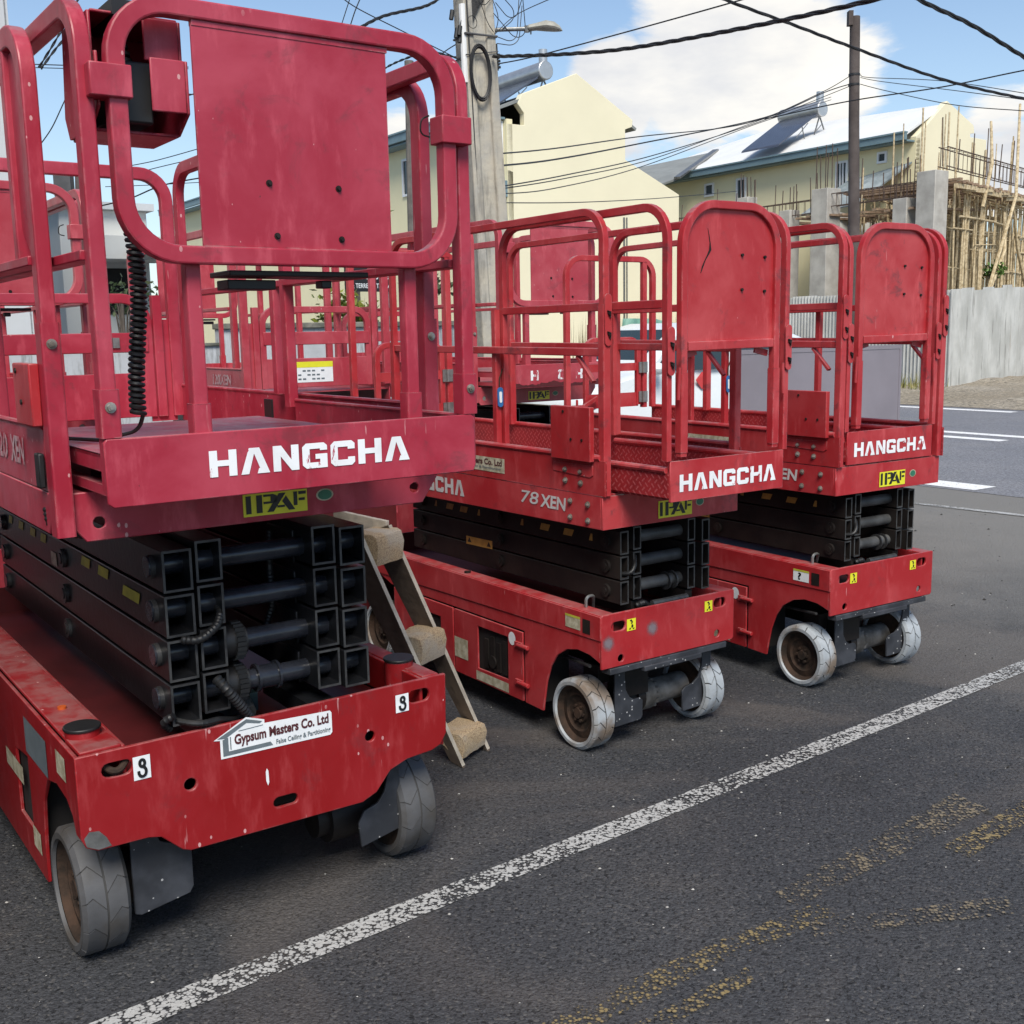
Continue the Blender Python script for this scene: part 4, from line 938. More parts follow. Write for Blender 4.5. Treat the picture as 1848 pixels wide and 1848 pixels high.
    for z in (1.52, 1.33): MB().box(.215, .285, yr - .024, yr - .016, z - .035, z + .035).cyl((.247, yr - .026, z - .035), (.247, yr - .026, z + .035), .009, 8).build('hinge', STEEL, T)
    b = MB(); b.box(-.33, -.25, yr - .06, yr - .02, 1.262, 1.30); b.bar((-.25, yr - .04, 1.29), (-.14, yr - .04, 1.34), .01, .012); b.cyl((-.3, yr - .04, 1.30), (-.3, yr - .04, 1.335), .008, 8); b.build('latch', red2, T, bev=.002)
    tg = MB(); tg.prism([(-.350 + .015 * math.cos(t), .735, 1.475 + .030 * (1 if math.sin(t) >= 0 else -1) + .014 * math.sin(t)) for t in [2 * math.pi * k / 16 for k in range(16)]], (0, -.004, 0))
    tgo = tg.build('safety_tag', STBLUE, T)
    MB().prism([(-.350 + .007 * math.cos(t), .7305, 1.475 + .018 * (1 if math.sin(t) >= 0 else -1) + .007 * math.sin(t)) for t in [2 * math.pi * k / 16 for k in range(16)]], (0, -.0015, 0)).build('tag_print', STW, tgo)
    MB().tube(fillet([(-.355, .733, 1.52), (-.352, .735, 1.56), (-.33, .74, 1.60)], .02, 4), .003, 5).build('tag_wire', RUST, tgo)
    return T

YA, YB, YC = 0.6172, 0.6098, 0.5752
OA, OB, OC = (-.6981, 3.1384), (.6645, 4.5856), (1.8241, 5.3593)
def relA(x, y): return (OA[0] + x * math.cos(YA) - y * math.sin(YA), OA[1] + x * math.sin(YA) + y * math.cos(YA))
LA = lift_big('tallest red scissor lift nearest the camera with two white number stickers', OA, YA, RED_A, RED_A2)
near_lift_extras(LA)
lift_small('middle red scissor lift with cracked arched plate and slid-out deck', OB, YB, -.326, n=0)
lift_small('rightmost red scissor lift standing in front of the grey board', OC, YC, -.016, n=1)
lift_big('back-row red scissor lift with peeled white lettering, seen through the middle lift', relA(3.752, 3.741), YA, RED_D, RED_D, False, 'peeled', False)
lift_big('back-row red scissor lift directly behind the nearest one, plate at left edge', relA(-.117, 3.359), YA, RED_D, RED_D, False, 'full', False)
lift_big('back-row red scissor lift turned round, white and yellow label on its gate', relA(2.30, 6.69), YA + math.pi, RED_D, RED_D, False, 'full', False)
lift_big('unseen red scissor lift added to shade the left side of the nearest one', relA(-1.78, .30), YA, RED_A, RED_A2, False, 'full', False)  # stands outside the frame, added to darken the near lift's left flank

def at(px, py, D):
    d = FPX * fw + (px - 924) * rt - (py - 924) * up; d = d * (D / d.y); return Vector((d.x, d.y, CAM_H + d.z))

# ------------------------------------------------------------------ ground, road, markings
GY = 0.6
gx_, gy_ = Vector((math.cos(GY), math.sin(GY), 0)), Vector((-math.sin(GY), math.cos(GY), 0))
def g(u, v, z=0.0): p = gx_ * u + gy_ * v; return (p.x, p.y, z)
def asphalt(name, base, lift_, fine, patch, bmp=0.6, rough=0.8):
    m, t, b = mat(name, rough); v = coords(t, per_object=False)
    big = sstep(t, noise(t, v, 0.45, 5, 0.6), 0.35, 0.7)
    c = mixc(t, big, base, lift_)
    c = mixc(t, mth(t, 'MULTIPLY', sstep(t, noise(t, v, 1.7, 6, 0.65, 0.5), 0.5, 0.7), 0.45), c, patch)
    st_ = sstep(t, noise(t, v, 0.8, 6, 0.7, 1.2), 0.60, 0.70); c = mixc(t, mth(t, 'MULTIPLY', st_, 0.5), c, tuple(x * 0.45 for x in base))
    ol = sstep(t, noise(t, v, 2.6, 5, 0.6, 0.4), 0.66, 0.74); c = mixc(t, mth(t, 'MULTIPLY', ol, 0.55), c, tuple(x * 0.4 for x in base))
    vo = N(t, 'ShaderNodeTexVoronoi', i_Scale=fine); t.links.new(v, vo.inputs['Vector'])
    sp = N(t, 'ShaderNodeSeparateColor'); t.links.new(vo.outputs['Color'], sp.inputs[0])
    c = mixc(t, mth(t, 'MULTIPLY', sp.outputs[0], 0.6), c, tuple(x * 0.4 for x in base))
    pit = sstep(t, noise(t, v, fine * 0.62, 3, 0.6, 0.6), 0.46, 0.34); c = mixc(t, mth(t, 'MULTIPLY', pit, 0.85), c, tuple(x * 0.18 for x in base))
    hi_ = sstep(t, noise(t, v, fine * 0.9, 2, 0.5), 0.58, 0.70); c = mixc(t, mth(t, 'MULTIPLY', hi_, 0.5), c, tuple(min(1, x * 2.1) for x in base))
    c = mixc(t, mth(t, 'MULTIPLY', mth(t, 'GREATER_THAN', sp.outputs[1], 0.93), 0.35), c, (0.16, 0.15, 0.14))
    t.links.new(c, b.inputs['Base Color'])
    h = mth(t, 'ADD', mth(t, 'MULTIPLY', vo.outputs['Distance'], -0.6), mth(t, 'ADD', mth(t, 'MULTIPLY', pit, -0.6), noise(t, v, fine * 0.55, 5, 0.7)))
    bump(t, b, h, bmp, 0.012); b.inputs['Specular IOR Level'].default_value = 0.35
    return m, t, b, c
ASPH, at_, ab_, ac_ = asphalt('old_asphalt', (0.050, 0.052, 0.059), (0.074, 0.075, 0.080), 110.0, (0.105, 0.096, 0.090), 0.7)
def dusty():
    # dust tracked in from the verge collects along the road side of the yard
    t = at_; v = coords(t, per_object=False)
    dp = N(t, 'ShaderNodeVectorMath', operation='DOT_PRODUCT'); t.links.new(v, dp.inputs[0]); dp.inputs[1].default_value = tuple(gx_)
    pb = sstep(t, noise(t, v, 0.55, 5, 0.62, 0.8), 0.48, 0.62); ac2 = mixc(t, mth(t, 'MULTIPLY', pb, 0.5), ac_, (0.125, 0.108, 0.098))
    f = mth(t, 'MULTIPLY', sstep(t, mth(t, 'ADD', dp.outputs['Value'], mth(t, 'MULTIPLY', noise(t, v, 0.9, 6, 0.65), 4.0)), 6.0, 11.0), 0.85)
    t.links.new(mixc(t, f, ac2, (0.22, 0.21, 0.195)), ab_.inputs['Base Color'])
dusty()
def sheet(name, pts, z, m, kind='structure'):
    o = MB().poly([(p[0], p[1], z) for p in pts]).build(name, m, smooth=False); return tag(o, kind=kind)
sheet('ground', [(-400, -400), (400, -400), (400, 600), (-400, 600)], 0.0, ASPH)
ROADM, rt_, rb_, rc_ = asphalt('road_asphalt', (0.20, 0.205, 0.23), (0.25, 0.25, 0.27), 60.0, (0.26, 0.255, 0.26), 0.3)
sheet('road', [g(10.6, -60), g(21.3, -60), g(21.3, 90), g(10.6, 90)], 0.004, ROADM)
def paint(name, col, under, lo, hi, scale=85.0, fade=None):
    m, t, b = mat(name, 0.7); v = coords(t, per_object=False)
    vo = N(t, 'ShaderNodeTexVoronoi', i_Scale=scale); t.links.new(v, vo.inputs['Vector'])
    spc = N(t, 'ShaderNodeSeparateColor'); t.links.new(vo.outputs['Color'], spc.inputs[0])
    f = mth(t, 'ADD', mth(t, 'MULTIPLY', vo.outputs['Distance'], -0.42), mth(t, 'ADD', 0.50, mth(t, 'MULTIPLY', spc.outputs[0], 0.26)))
    f = mth(t, 'ADD', f, mth(t, 'MULTIPLY', mth(t, 'SUBTRACT', noise(t, v, 9.0, 5, .7), 0.5), 0.5))
    f = mth(t, 'ADD', f, mth(t, 'MULTIPLY', mth(t, 'SUBTRACT', noise(t, v, 1.6, 4), 0.5), 0.45))
    if fade is not None: f = mth(t, 'ADD', f, fade)
    k = sstep(t, f, lo, hi)
    c = mixc(t, k, tuple(x * 0.85 for x in under), col)
    t.links.new(c, b.inputs['Base Color']); bump(t, b, noise(t, v, 46, 5, 0.7), 0.6, 0.012)
    tr = N(t, 'ShaderNodeBsdfTransparent'); mx = N(t, 'ShaderNodeMixShader'); t.links.new(sstep(t, f, lo - 0.06, hi - 0.04), mx.inputs[0])
    t.links.new(tr.outputs[0], mx.inputs[1]); t.links.new(b.outputs[0], mx.inputs[2]); t.links.new(mx.outputs[0], t.nodes['Material Output'].inputs[0])
    return m
PWHITE = paint('worn_white_road_paint', (0.44, 0.44, 0.43), (0.07, 0.07, 0.075), 0.30, 0.46)
PFRESH = paint('fresh_white_road_paint', (0.80, 0.80, 0.80), (0.12, 0.12, 0.13), 0.20, 0.26)
PYEL = paint('nearly_gone_yellow_paint', (0.26, 0.195, 0.085), (0.070, 0.066, 0.062), 0.40, 0.62, 85.0)
PYEL2 = paint('ghost_of_yellow_paint', (0.21, 0.17, 0.11), (0.075, 0.07, 0.066), 0.42, 0.66, 80.0)
tag(sheet('parking_line', [g(-1.5, 2.625), g(.60, 2.72), g(2.26, 2.832), g(5.3, 3.048), g(9.2, 3.31), g(9.2, 3.43), g(5.45, 3.163), g(2.31, 2.938), g(.57, 2.825), g(-1.5, 2.725)], .004, PWHITE), kind='structure')
sheet('yellow_line', [g(1.2, 2.02), g(2.08, 2.06), g(2.56, 2.03), g(2.58, 2.12), g(2.1, 2.15), g(1.2, 2.12)], .004, PYEL)
sheet('yellow_line', [g(1.5, 1.92), g(2.1, 1.94), g(2.13, 2.0), g(1.5, 1.98)], .0055, PYEL)
sheet('yellow_line', [g(2.5, 2.14), g(3.6, 2.20), g(3.62, 2.36), g(2.5, 2.24)], .0045, PYEL2)
sheet('yellow_line', [g(3.2, 2.02), g(4.6, 2.14), g(4.6, 2.24), g(3.2, 2.12)], .005, PYEL)
sheet('yellow_line', [g(2.4, 1.99), g(3.0, 1.72), g(3.06, 1.80), g(2.46, 2.06)], .006, PYEL2)
sheet('road_line', [g(15.45, 9.6), g(15.72, 9.6), g(15.72, 80), g(15.45, 80)], .008, PFRESH)
sheet('road_line', [g(16.15, 5), g(16.42, 5), g(16.42, 80), g(16.15, 80)], .008, PFRESH)
sheet('road_line', [g(20.6, 12.6), g(20.9, 12.6), g(20.9, 80), g(20.6, 80)], .008, PFRESH)
sheet('road_line', [g(10.7, 6.9), g(11.1, 6.9), g(11.1, 9.5), g(10.7, 9.5)], .008, PFRESH)
sheet('road_line', [g(9.6, 5.2), g(9.7, 5.2), g(9.5, 7.1), g(9.4, 7.1)], .008, PWHITE)
VERGE, vt_, vb_, vc_ = asphalt('sandy_verge', (0.30, 0.255, 0.19), (0.38, 0.34, 0.28), 18.0, (0.25, 0.20, 0.13), 0.8, 0.95)
def heap(name, u0, u1, v0, v1, nu, nv, fz, m):
    b = MB(); 
    for j in range(nv + 1):
        for i in range(nu + 1):
            u = u0 + (u1 - u0) * i / nu; v = v0 + (v1 - v0) * j / nv; b.v.append(g(u, v, fz(u, v)))
    for j in range(nv):
        for i in range(nu): k = j * (nu + 1) + i; b.f.append((k, k + 1, k + nu + 2, k + nu + 1))
    return b.build(name, m)
rv = random.Random(3)
bumps = [(rv.uniform(21.5, 34), rv.uniform(8, 60), rv.uniform(.3, 1.2), rv.uniform(.02, .10)) for _ in range(160)]
def vz(u, v):
    z = .012 + .16 * min(1, max(0, (u - 21.3) / 4.0))
    for a, b_, r, h in bumps: 
        d = ((u - a) ** 2 + (v - b_) ** 2) / (r * r)
        if d < 4: z += h * math.exp(-d * 2) * min(1, max(0, (u - 21.3) / .6))
    return z
tag(heap('verge', 21.3, 40, 6, 70, 48, 140, vz, VERGE), kind='structure')
# grit and pale chips lying about on the asphalt
b = MB(); rg = random.Random(11)
def pebble(b, x, y, s, z=.002):
    i = len(b.v); b.v += [(x - s, y, z), (x, y - s * .8, z), (x + s, y + .2 * s, z), (x, y + s, z), (x + rg.uniform(-.3, .3) * s, y, z + s * .7)]
    b.f += [(i, i + 1, i + 4), (i + 1, i + 2, i + 4), (i + 2, i + 3, i + 4), (i + 3, i, i + 4)]
for _ in range(420):
    u = rg.uniform(-1, 7); v = rg.uniform(1.2, 4.5); x, y, _z = g(u, v); pebble(b, x, y, rg.choice([.002, .003, .003, .004, .006]))
tag(b.build('grit', simple('pale_grit', (0.5, 0.48, 0.45), 0.8, 0, 0.4, 30), smooth=False), 'small pale grit scattered on the dark asphalt', kind='stuff')
b = MB()
for _ in range(300):
    u = rg.uniform(3, 14); v = rg.uniform(1.0, 6.5); x, y, _z = g(u, v); pebble(b, x, y, rg.choice([.004, .006, .008, .015]))
tag(b.build('crumbs', simple('dark_crumbs', (0.03, 0.028, 0.026), 0.9, 0, 0.4, 30), smooth=False), 'dark crumbs of tar and soil on the yard', kind='stuff')

# ------------------------------------------------------------------ wooden step ladder between the lifts
def step_ladder():
    T = thing('step_ladder', 'old wooden step ladder with chipboard treads leaning between the two front lifts', 'ladder', relA(0, 0) + (0,), YA)
    foot = Vector((1.09, .70, 0)); foot2 = Vector((1.275, .79, 0)); top = Vector((.775, .93, .985)); d = top - foot
    side = foot2 - foot; wv = side.normalized(); dn = d.normalized(); dep = dn.cross(wv).normalized()
    if dep.y < 0: dep = -dep
    for p in (foot, foot2):
        q = p + d
        b = MB(); i = 0
        e0, e1 = dep * 0, dep * .115
        t = wv * .011
        b.v += [tuple(x) for x in (p - t, p + t, p + t + Vector((0, e1.y, max(0, e1.z))) * 1, p - t + Vector((0, e1.y, max(0, e1.z))), q - t, q + t, q + t + e1, q - t + e1)]
        b.f += [(0, 3, 2, 1), (4, 5, 6, 7), (0, 1, 5, 4), (1, 2, 6, 5), (2, 3, 7, 6), (3, 0, 4, 7)]
        s = b.build('stringer', WOODD, T, bev=.002)
        e = MB(); off = -dep * .001
        e.v += [tuple(x) for x in (p - t * 1.05 + off + dn * .01, p + t * 1.05 + off + dn * .01, q + t * 1.05 + off, q - t * 1.05 + off)]; e.f.append((0, 1, 2, 3))
        e.build('worn_edge', WOODE, s, smooth=False)
        c = MB(); c.v += [tuple(x) for x in (q - t * 1.05 + dn * .001, q + t * 1.05 + dn * .001, q + t * 1.05 + e1 + dn * .001, q - t * 1.05 + e1 + dn * .001)]; c.f.append((0, 1, 2, 3)); c.build('worn_edge', WOODE, s, smooth=False)
    for f, hgt in ((.035, .10), (.44, .115), (.86, .125)):
        c0 = foot + d * f; b = MB()
        a = c0 + wv * .012; bb_ = c0 + side - wv * .012
        upv = Vector((0, 0, 1)); back = Vector((dep.x, dep.y, 0)).normalized()
        prof = [(0.0, 0.0), (-.012, hgt * .6), (.0, hgt * .92), (.02, hgt), (.13, hgt * 1.0), (.13, hgt * .75), (.03, 0.0)]
        n = 6
        for k in range(n + 1):
            o = a.lerp(bb_, k / n); rj = random.Random(k + int(f * 100))
            for (yy, zz) in prof:
                p = o + back * (yy + rj.uniform(-.002, .002)) + upv * (zz + rj.uniform(-.002, .002)) + dn * 0; b.v.append(tuple(p))
        m_ = len(prof)
        for k in range(n):
            for j in range(m_): b.f.append((k * m_ + j, k * m_ + (j + 1) % m_, (k + 1) * m_ + (j + 1) % m_, (k + 1) * m_ + j))
        b.f.append(tuple(range(m_))); b.f.append(tuple(n * m_ + j for j in range(m_)))
        b.build('tread', CHIP, T)
    # top platform boards and rear legs
    for p in (foot, foot2):
        q = p + d
        MB().bar(q + Vector((0, .02, -.02)), q + Vector((-.10, .30, .005)), .010, .035).build('top_board', WOODE, T, bev=.002)
        MB().bar(q + Vector((-.06, .2, -.03)), Vector((q.x - .02, q.y + .62, 0)), .010, .03).build('rear_leg', WOODD, T, bev=.002)
    MB().bar(foot + d * .48 + Vector((0, .09, 0)), foot2 + d * .48 + Vector((0, .09, 0)), .03, .008).build('cleat', WOODE, T)
step_ladder()

# ------------------------------------------------------------------ grey board, white car, tarpaulin
BOARD = simple('mauve_grey_board', (0.25, 0.225, 0.255), 0.4, 0, 0.18, 1.2, .1, 3)
T = thing('grey_board', 'plain mauve grey board standing upright behind the rightmost lift', 'board', g(7.78, 6.5), GY)
MB().box(-1.05, 1.045, 0, .035, .12, 1.578).build('panel', BOARD, T, bev=.004)
MB().box(-1.05, 1.045, -.004, -.0, 1.545, 1.582).box(1.02, 1.05, -.004, -.0, .12, 1.545).build('edge_trim', BOARD, T)
for x in (-.8, .8): MB().bar((x, .05, .8), (x, .55, 0.0), .02, .02).bar((x, .045, .0), (x, .045, .9), .02, .02).build('prop', STEEL, T)
CARW = simple('white_car_paint', (0.72, 0.76, 0.78), 0.25, 0, 0.05, 1.0)
m_, t_, b_ = mat('car_glass', 0.08); b_.inputs['Base Color'].default_value = (0.03, 0.045, 0.05, 1); GLASS = m_
def white_car():
    T = thing('white_car', 'white car with red sticker on its flank, parked behind the middle lift', 'car', g(7.5, 9.65), GY); T.scale = (1.1, 1.0, 1.2)
    pr = [(0.05, .42), (0.0, .62), (.04, .82), (.30, .95), (.86, 1.06), (1.45, 1.47), (1.75, 1.53), (2.9, 1.52), (3.45, 1.36), (3.80, 1.02), (3.92, .95), (3.95, .5), (3.90, .32), (.2, .30)]
    P = fillet([(x, 0, z) for x, z in pr], .12, 4, True)
    n = len(P); bd = MB()
    rows = [(0.0, .06), (.05, .015), (.16, 0.0), (1.50, 0.0), (1.61, .015), (1.66, .06)]
    for yy, ins in rows:
        for p in P:
            z = p.z; taper = .16 * max(0, z - 1.0) / .5
            y2 = .83 + (yy - .83) * (1 - taper / .83 * 1.0)
            cx_, cz_ = 1.97, .9
            bd.v.append((cx_ + (p.x - cx_) * (1 - ins), y2, cz_ + (z - cz_) * (1 - ins)))
    for r_ in range(len(rows) - 1):
        for k in range(n): bd.f.append((r_ * n + k, r_ * n + (k + 1) % n, (r_ + 1) * n + (k + 1) % n, (r_ + 1) * n + k))
    bd.f.append(tuple(range(n))); bd.f.append(tuple((len(rows) - 1) * n + k for k in range(n)))
    bd.build('body', CARW, T)
    def ysurf(z, yy0=.0): taper = .16 * max(0, z - 1.0) / .5; return .83 + (yy0 - .83) * (1 - taper / .83) - .004
    def panel(nm, pts, m): 
        MB().prism([(x, ysurf(z), z) for x, z in pts], (0, .006, 0)).build(nm, m, T, smooth=False)
    panel('side_window', [(1.02, 1.07), (1.52, 1.44), (2.1, 1.46), (2.1, 1.07)], GLASS)
    panel('side_window', [(2.18, 1.07), (2.18, 1.46), (2.95, 1.45), (3.1, 1.07)], GLASS)
    panel('rear_quarter_window', [(3.16, 1.08), (3.05, 1.40), (3.35, 1.32), (3.5, 1.10)], GLASS)
    MB().poly([(.90, .25, 1.085), (1.43, .27, 1.465), (1.43, 1.39, 1.465), (.90, 1.41, 1.085)]).build('windscreen', GLASS, T, smooth=False)
    MB().prism([(x, ysurf(z) - .004, z) for x, z in [(2.115, .45), (2.115, 1.05), (2.125, 1.05), (2.125, .45)]], (0, .004, 0)).build('door_gap', BLACKPL, T, smooth=False)
    mr = MB(); mr.sphere((.98, -.10, 1.10), .075, 10, 6, .8); mr.box(.96, 1.02, -.06, .05, 1.05, 1.075); mr.build('wing_mirror', CARW, T)
    MB().box(1.00, 1.07, -.15, -.05, 1.06, 1.14).build('mirror_glass', BLACKPL, T, bev=.01)
    panel('red_sticker', [(1.60, .97), (1.70, 1.045), (1.78, 1.045), (1.78, .88), (1.69, .88)], simple('red_sticker_vinyl', (0.62, 0.05, 0.05), 0.4))
    word('F', 'lettering', STW, T, (1.735, -.012, .90), (.035, 0, 0), (0, 0, .06), .04)
    for x in (.78, 3.12):
        for y_ in (.05, 1.61):
            c = MB().cyl((x, y_ - .02 if y_ < 1 else y_ - .1, .31), (x, y_ + .12 if y_ < 1 else y_ + .06, .31), .31, 24).build('wheel', TYRE_D, T, bev=.02)
    panel('headlight', [(.06, .70), (.10, .82), (.32, .90), (.30, .78)], GLASS)
    MB().sphere((2.0, .3, 1.30), .16, 10, 6, 1.1).build('headrest', BLACKPL, T)
white_car()
m_, t_, b_ = mat('green_tarpaulin', 0.6); v_ = coords(t_, per_object=False)
t_.links.new(mixc(t_, sstep(t_, noise(t_, v_, 3, 6, .6), .35, .7), (0.12, 0.26, 0.20), (0.20, 0.36, 0.29)), b_.inputs['Base Color']); bump(t_, b_, noise(t_, v_, 8, 4), .5, .03)
b = MB(); nx, nz_ = 40, 10
for j in range(nz_ + 1):
    for i in range(nx + 1):
        u = 10.3 + 2.1 * i / nx; f = j / nz_; topz = 1.92 - .10 * math.exp(-((i - 22) / 7) ** 2) + .03 * math.sin(i * .9) * (i > 20)
        b.v.append(g(u, 12.2 + .05 * math.sin(i * .8 + 3 * f) + .12 * (1 - f), .02 + (topz - .02) * f))
for j in range(nz_):
    for i in range(nx): k = j * (nx + 1) + i; b.f.append((k, k + 1, k + nx + 2, k + nx + 1))
tp = b.build('tarpaulin', m_); so_ = tp.modifiers.new('th', 'SOLIDIFY'); so_.thickness = .01
tag(tp, 'green tarpaulin hung up behind the white car', 'tarpaulin')
HAY = simple('dry_brown_scrub', (0.30, 0.24, 0.13), 0.95, 0, 0.5, 25, 0.8, 20)
b = MB(); rh = random.Random(5)
for _ in range(900):
    u = rh.uniform(10.2, 12.6); v = rh.uniform(12.6, 13.3); x, y, _z = g(u, v); h = rh.uniform(1.6, 2.02); a = rh.uniform(0, 6.28); s = rh.uniform(.01, .02)
    b.poly([(x - s, y, 0.0), (x + s, y, 0.0), (x + rh.uniform(-.1, .1), y + rh.uniform(-.1, .1), h)])
tag(b.build('dry_scrub', HAY, smooth=False), 'dry brown scrub behind the green tarpaulin', kind='stuff')

# ------------------------------------------------------------------ boundary wall, white building, sign, plants on the left
def wall_mat():
    m, t, b = mat('stained_grey_wall', 0.9); v = coords(t, per_object=False); vs = coords(t, (1, 1, .12), False)
    c = mixc(t, sstep(t, noise(t, v, 2, 6), .35, .7), (0.50, 0.52, 0.55), (0.40, 0.42, 0.44))
    c = mixc(t, mth(t, 'MULTIPLY', sstep(t, noise(t, vs, 9, 7, .7), .5, .66), .65), c, (0.13, 0.13, 0.125))
    t.links.new(c, b.inputs['Base Color']); bump(t, b, noise(t, v, 25, 4), .3, .01); return m
WALLM = wall_mat()
CONC = simple('mossy_coping', (0.22, 0.21, 0.18), 0.95, 0, 0.5, 7, 0.5, 20, col2=(0.08, 0.085, 0.07))
T = thing('boundary_wall', 'streaked grey boundary wall with dark mossy coping behind the back row of lifts', 'wall', g(0, 13.3), GY)
MB().box(4.85, 8.9, 0, .18, 0, 1.86).box(-3, 4.85, 0, .18, 0, 1.66).build('wall_face', WALLM, T)
MB().box(4.83, 8.95, -.04, .22, 1.86, 1.93).box(-3, 4.83, -.03, .21, 1.66, 1.70).build('coping', CONC, T, bev=.01)
CREAM_W = simple('white_render', (0.66, 0.66, 0.63), 0.85, 0, 0.1, 0.8)
CREAMDK = simple('grey_white_render', (0.58, 0.60, 0.62), 0.85, 0, 0.1, 0.8)
T = thing('tall_building', 'tall pale plain rendered building cut off by the left edge', 'building', g(2.98, 14.6), GY)
MB().box(-9.6, 0, 0, 7, 0, 8.5).build('wall', CREAM_W, T, bev=.02)
MB().box(-.02, .02, -.02, 7, 0, 8.5).build('side_wall', CREAMDK, T)
MB().box(-.40, 0, -.02, 0, .2, 8.4).build('corner_strip', CREAMDK, T)
MB().box(-24, -9.98, -17, -.5, 0, 13).build('light_blocker', CREAM_W, T)      # unseen block added left of the yard to shut out light from that side
T = thing('white_house', 'low white house with a flat canopy and dark doorway behind the left lift', 'house', g(4.75, 20.5), GY)
MB().box(0, 1.5, 0, 4, 0, 4.0).build('wall', CREAM_W, T, bev=.02)
MB().box(-.1, 1.6, -.15, 4.2, 4.0, 4.12).build('roof', CREAMDK, T)
MB().box(.45, 1.6, -.9, 0, 3.1, 3.5).build('canopy', CREAM_W, T, bev=.01)
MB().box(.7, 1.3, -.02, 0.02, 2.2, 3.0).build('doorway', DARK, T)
T = thing('carport', 'dark corrugated carport roof behind the back row', 'carport', g(6.6, 17.4), GY)
b = MB()
for k in range(24): b.bar((-.9 + .08 * k, 0, 3.0), (-.9 + .08 * k, 2.4, 3.35), .036, .008)
b.build('roof_sheet', simple('dark_roof_sheet', (0.03, 0.033, 0.035), 0.6), T); MB().bar((-.95, -.02, 3.01), (1.0, -.02, 3.01), .02, .05).build('fascia', CREAMDK, T)
for x in (-.85, .9): MB().bar((x, .1, 0), (x, .1, 3.0), .03, .03).build('post', STEEL, T)
T = thing('restaurant_sign', 'black sign board with white lettering above the boundary wall', 'sign', g(7.92, 15.2), GY)
MB().box(-.42, .42, 0, .04, 2.40, 2.78).build('board', STK, T)
word('+230 33059', 'lettering', STW, T, (-.30, -.003, 2.58), (.62, 0, 0), (0, 0, .09), .01)
word('E & TERRE RESTAURAN', 'lettering', STW, T, (-.38, -.003, 2.45), (.76, 0, 0), (0, 0, .07), .01)
for x in (-.3, .3): MB().bar((x, .05, 0), (x, .05, 2.5), .03, .02).build('post', STEEL, T)
def leaf_mat(name, c1, c2):
    m, t, b = mat(name, .6); oi = noise(t, coords(t, per_object=False), 4, 4)
    t.links.new(mixc(t, sstep(t, oi, .35, .65), c1, c2), b.inputs['Base Color']); return m
LEAFY = leaf_mat('yellow_green_leaves', (0.22, 0.24, 0.03), (0.09, 0.13, 0.02)); LEAFG = leaf_mat('green_leaves', (0.05, 0.12, 0.02), (0.13, 0.22, 0.04)); LEAFD = leaf_mat('dark_leaves', (0.03, 0.055, 0.02), (0.07, 0.09, 0.04))
BARK = simple('grey_bark', (0.12, 0.10, 0.085), .9, 0, .4, 9)
def bush(name, label, cat, pos, r, zc, n, ls, m, trunk_h=None, seed=1, narrow=.45, sq=.8):
    T = thing(name, label, cat, pos); rb = random.Random(seed)
    b = MB(); b.cyl((0, 0, 0), (rb.uniform(-.05, .05), 0, zc), .035, 8, .018)
    cl = []
    for k in range(9):
        a = rb.uniform(0, 6.28); e = rb.uniform(-.3, 1.2); d = r * rb.uniform(.3, .9); c = Vector((math.cos(a) * math.cos(e) * d, math.sin(a) * math.cos(e) * d, zc + math.sin(e) * d * sq)); cl.append(c)
        b.tube([(0, 0, zc * .6), tuple(c * .6 + Vector((0, 0, zc * .35))), tuple(c)], [.018, .012, .005], 5)
    b.build('trunk', BARK, T)
    lf = MB()
    for _ in range(n):
        c = rb.choice(cl); p = c + Vector((rb.gauss(0, 1), rb.gauss(0, 1), rb.gauss(0, 1) * sq)) * r * .30
        d = Vector((rb.gauss(0, 1), rb.gauss(0, 1), rb.gauss(.2, .8))).normalized(); s = d.orthogonal().normalized(); s = s * math.cos(1) + d.cross(s) * math.sin(1); l = ls * rb.uniform(.6, 1.3)
        lf.poly([p, p + d * l * .5 + s * l * narrow * .5, p + d * l, p + d * l * .5 - s * l * narrow * .5])
    lf.build('crown', m, T, smooth=False)
    return T
bush('bush', 'yellow green bush showing over the boundary wall', 'bush', g(6.75, 14.0), .42, 1.95, 650, .12, LEAFY, seed=4)
bush('palm_plant', 'bright green long-leaved plant beside the nearest lift plate', 'plant', g(8.6, 17.0), .34, 3.55, 160, .5, LEAFG, seed=6, narrow=.12, sq=1.3)
bush('sapling', 'small dark-leaved sapling right of the nearest lift', 'tree', g(9.1, 15.6), .35, 2.5, 160, .13, LEAFD, seed=8)
bush('tree', 'small dark tree behind the wall at the left, seen through the rails', 'tree', g(4.35, 15.6), .42, 2.25, 260, .10, LEAFD, seed=9)

# ------------------------------------------------------------------ houses
CREAM = simple('cream_house_wall', (0.82, 0.74, 0.47), 0.85, 0, 0.06, 0.5)
CREAM2 = simple('pale_cream_gable', (0.78, 0.72, 0.52), 0.85, 0, 0.06, 0.5)
ROOFW = simple('white_roof_sheet', (0.74, 0.74, 0.73), 0.6, 0, 0.08, 0.8)
ROOFG = simple('grey_roof_sheet', (0.24, 0.25, 0.24), 0.7, 0, 0.2, 1.5)
GUTTER = simple('slate_blue_gutter', (0.16, 0.24, 0.27), 0.5, 0, 0.15, 2)
FRAMEW = simple('white_window_frame', (0.75, 0.76, 0.76), 0.5, 0, 0.05)
PANEL = simple('solar_collector_glass', (0.07, 0.08, 0.11), 0.15, 0, 0.2, 3)
TANK = simple('silver_tank', (0.55, 0.55, 0.55), 0.35, 0.7, 0.15, 3)
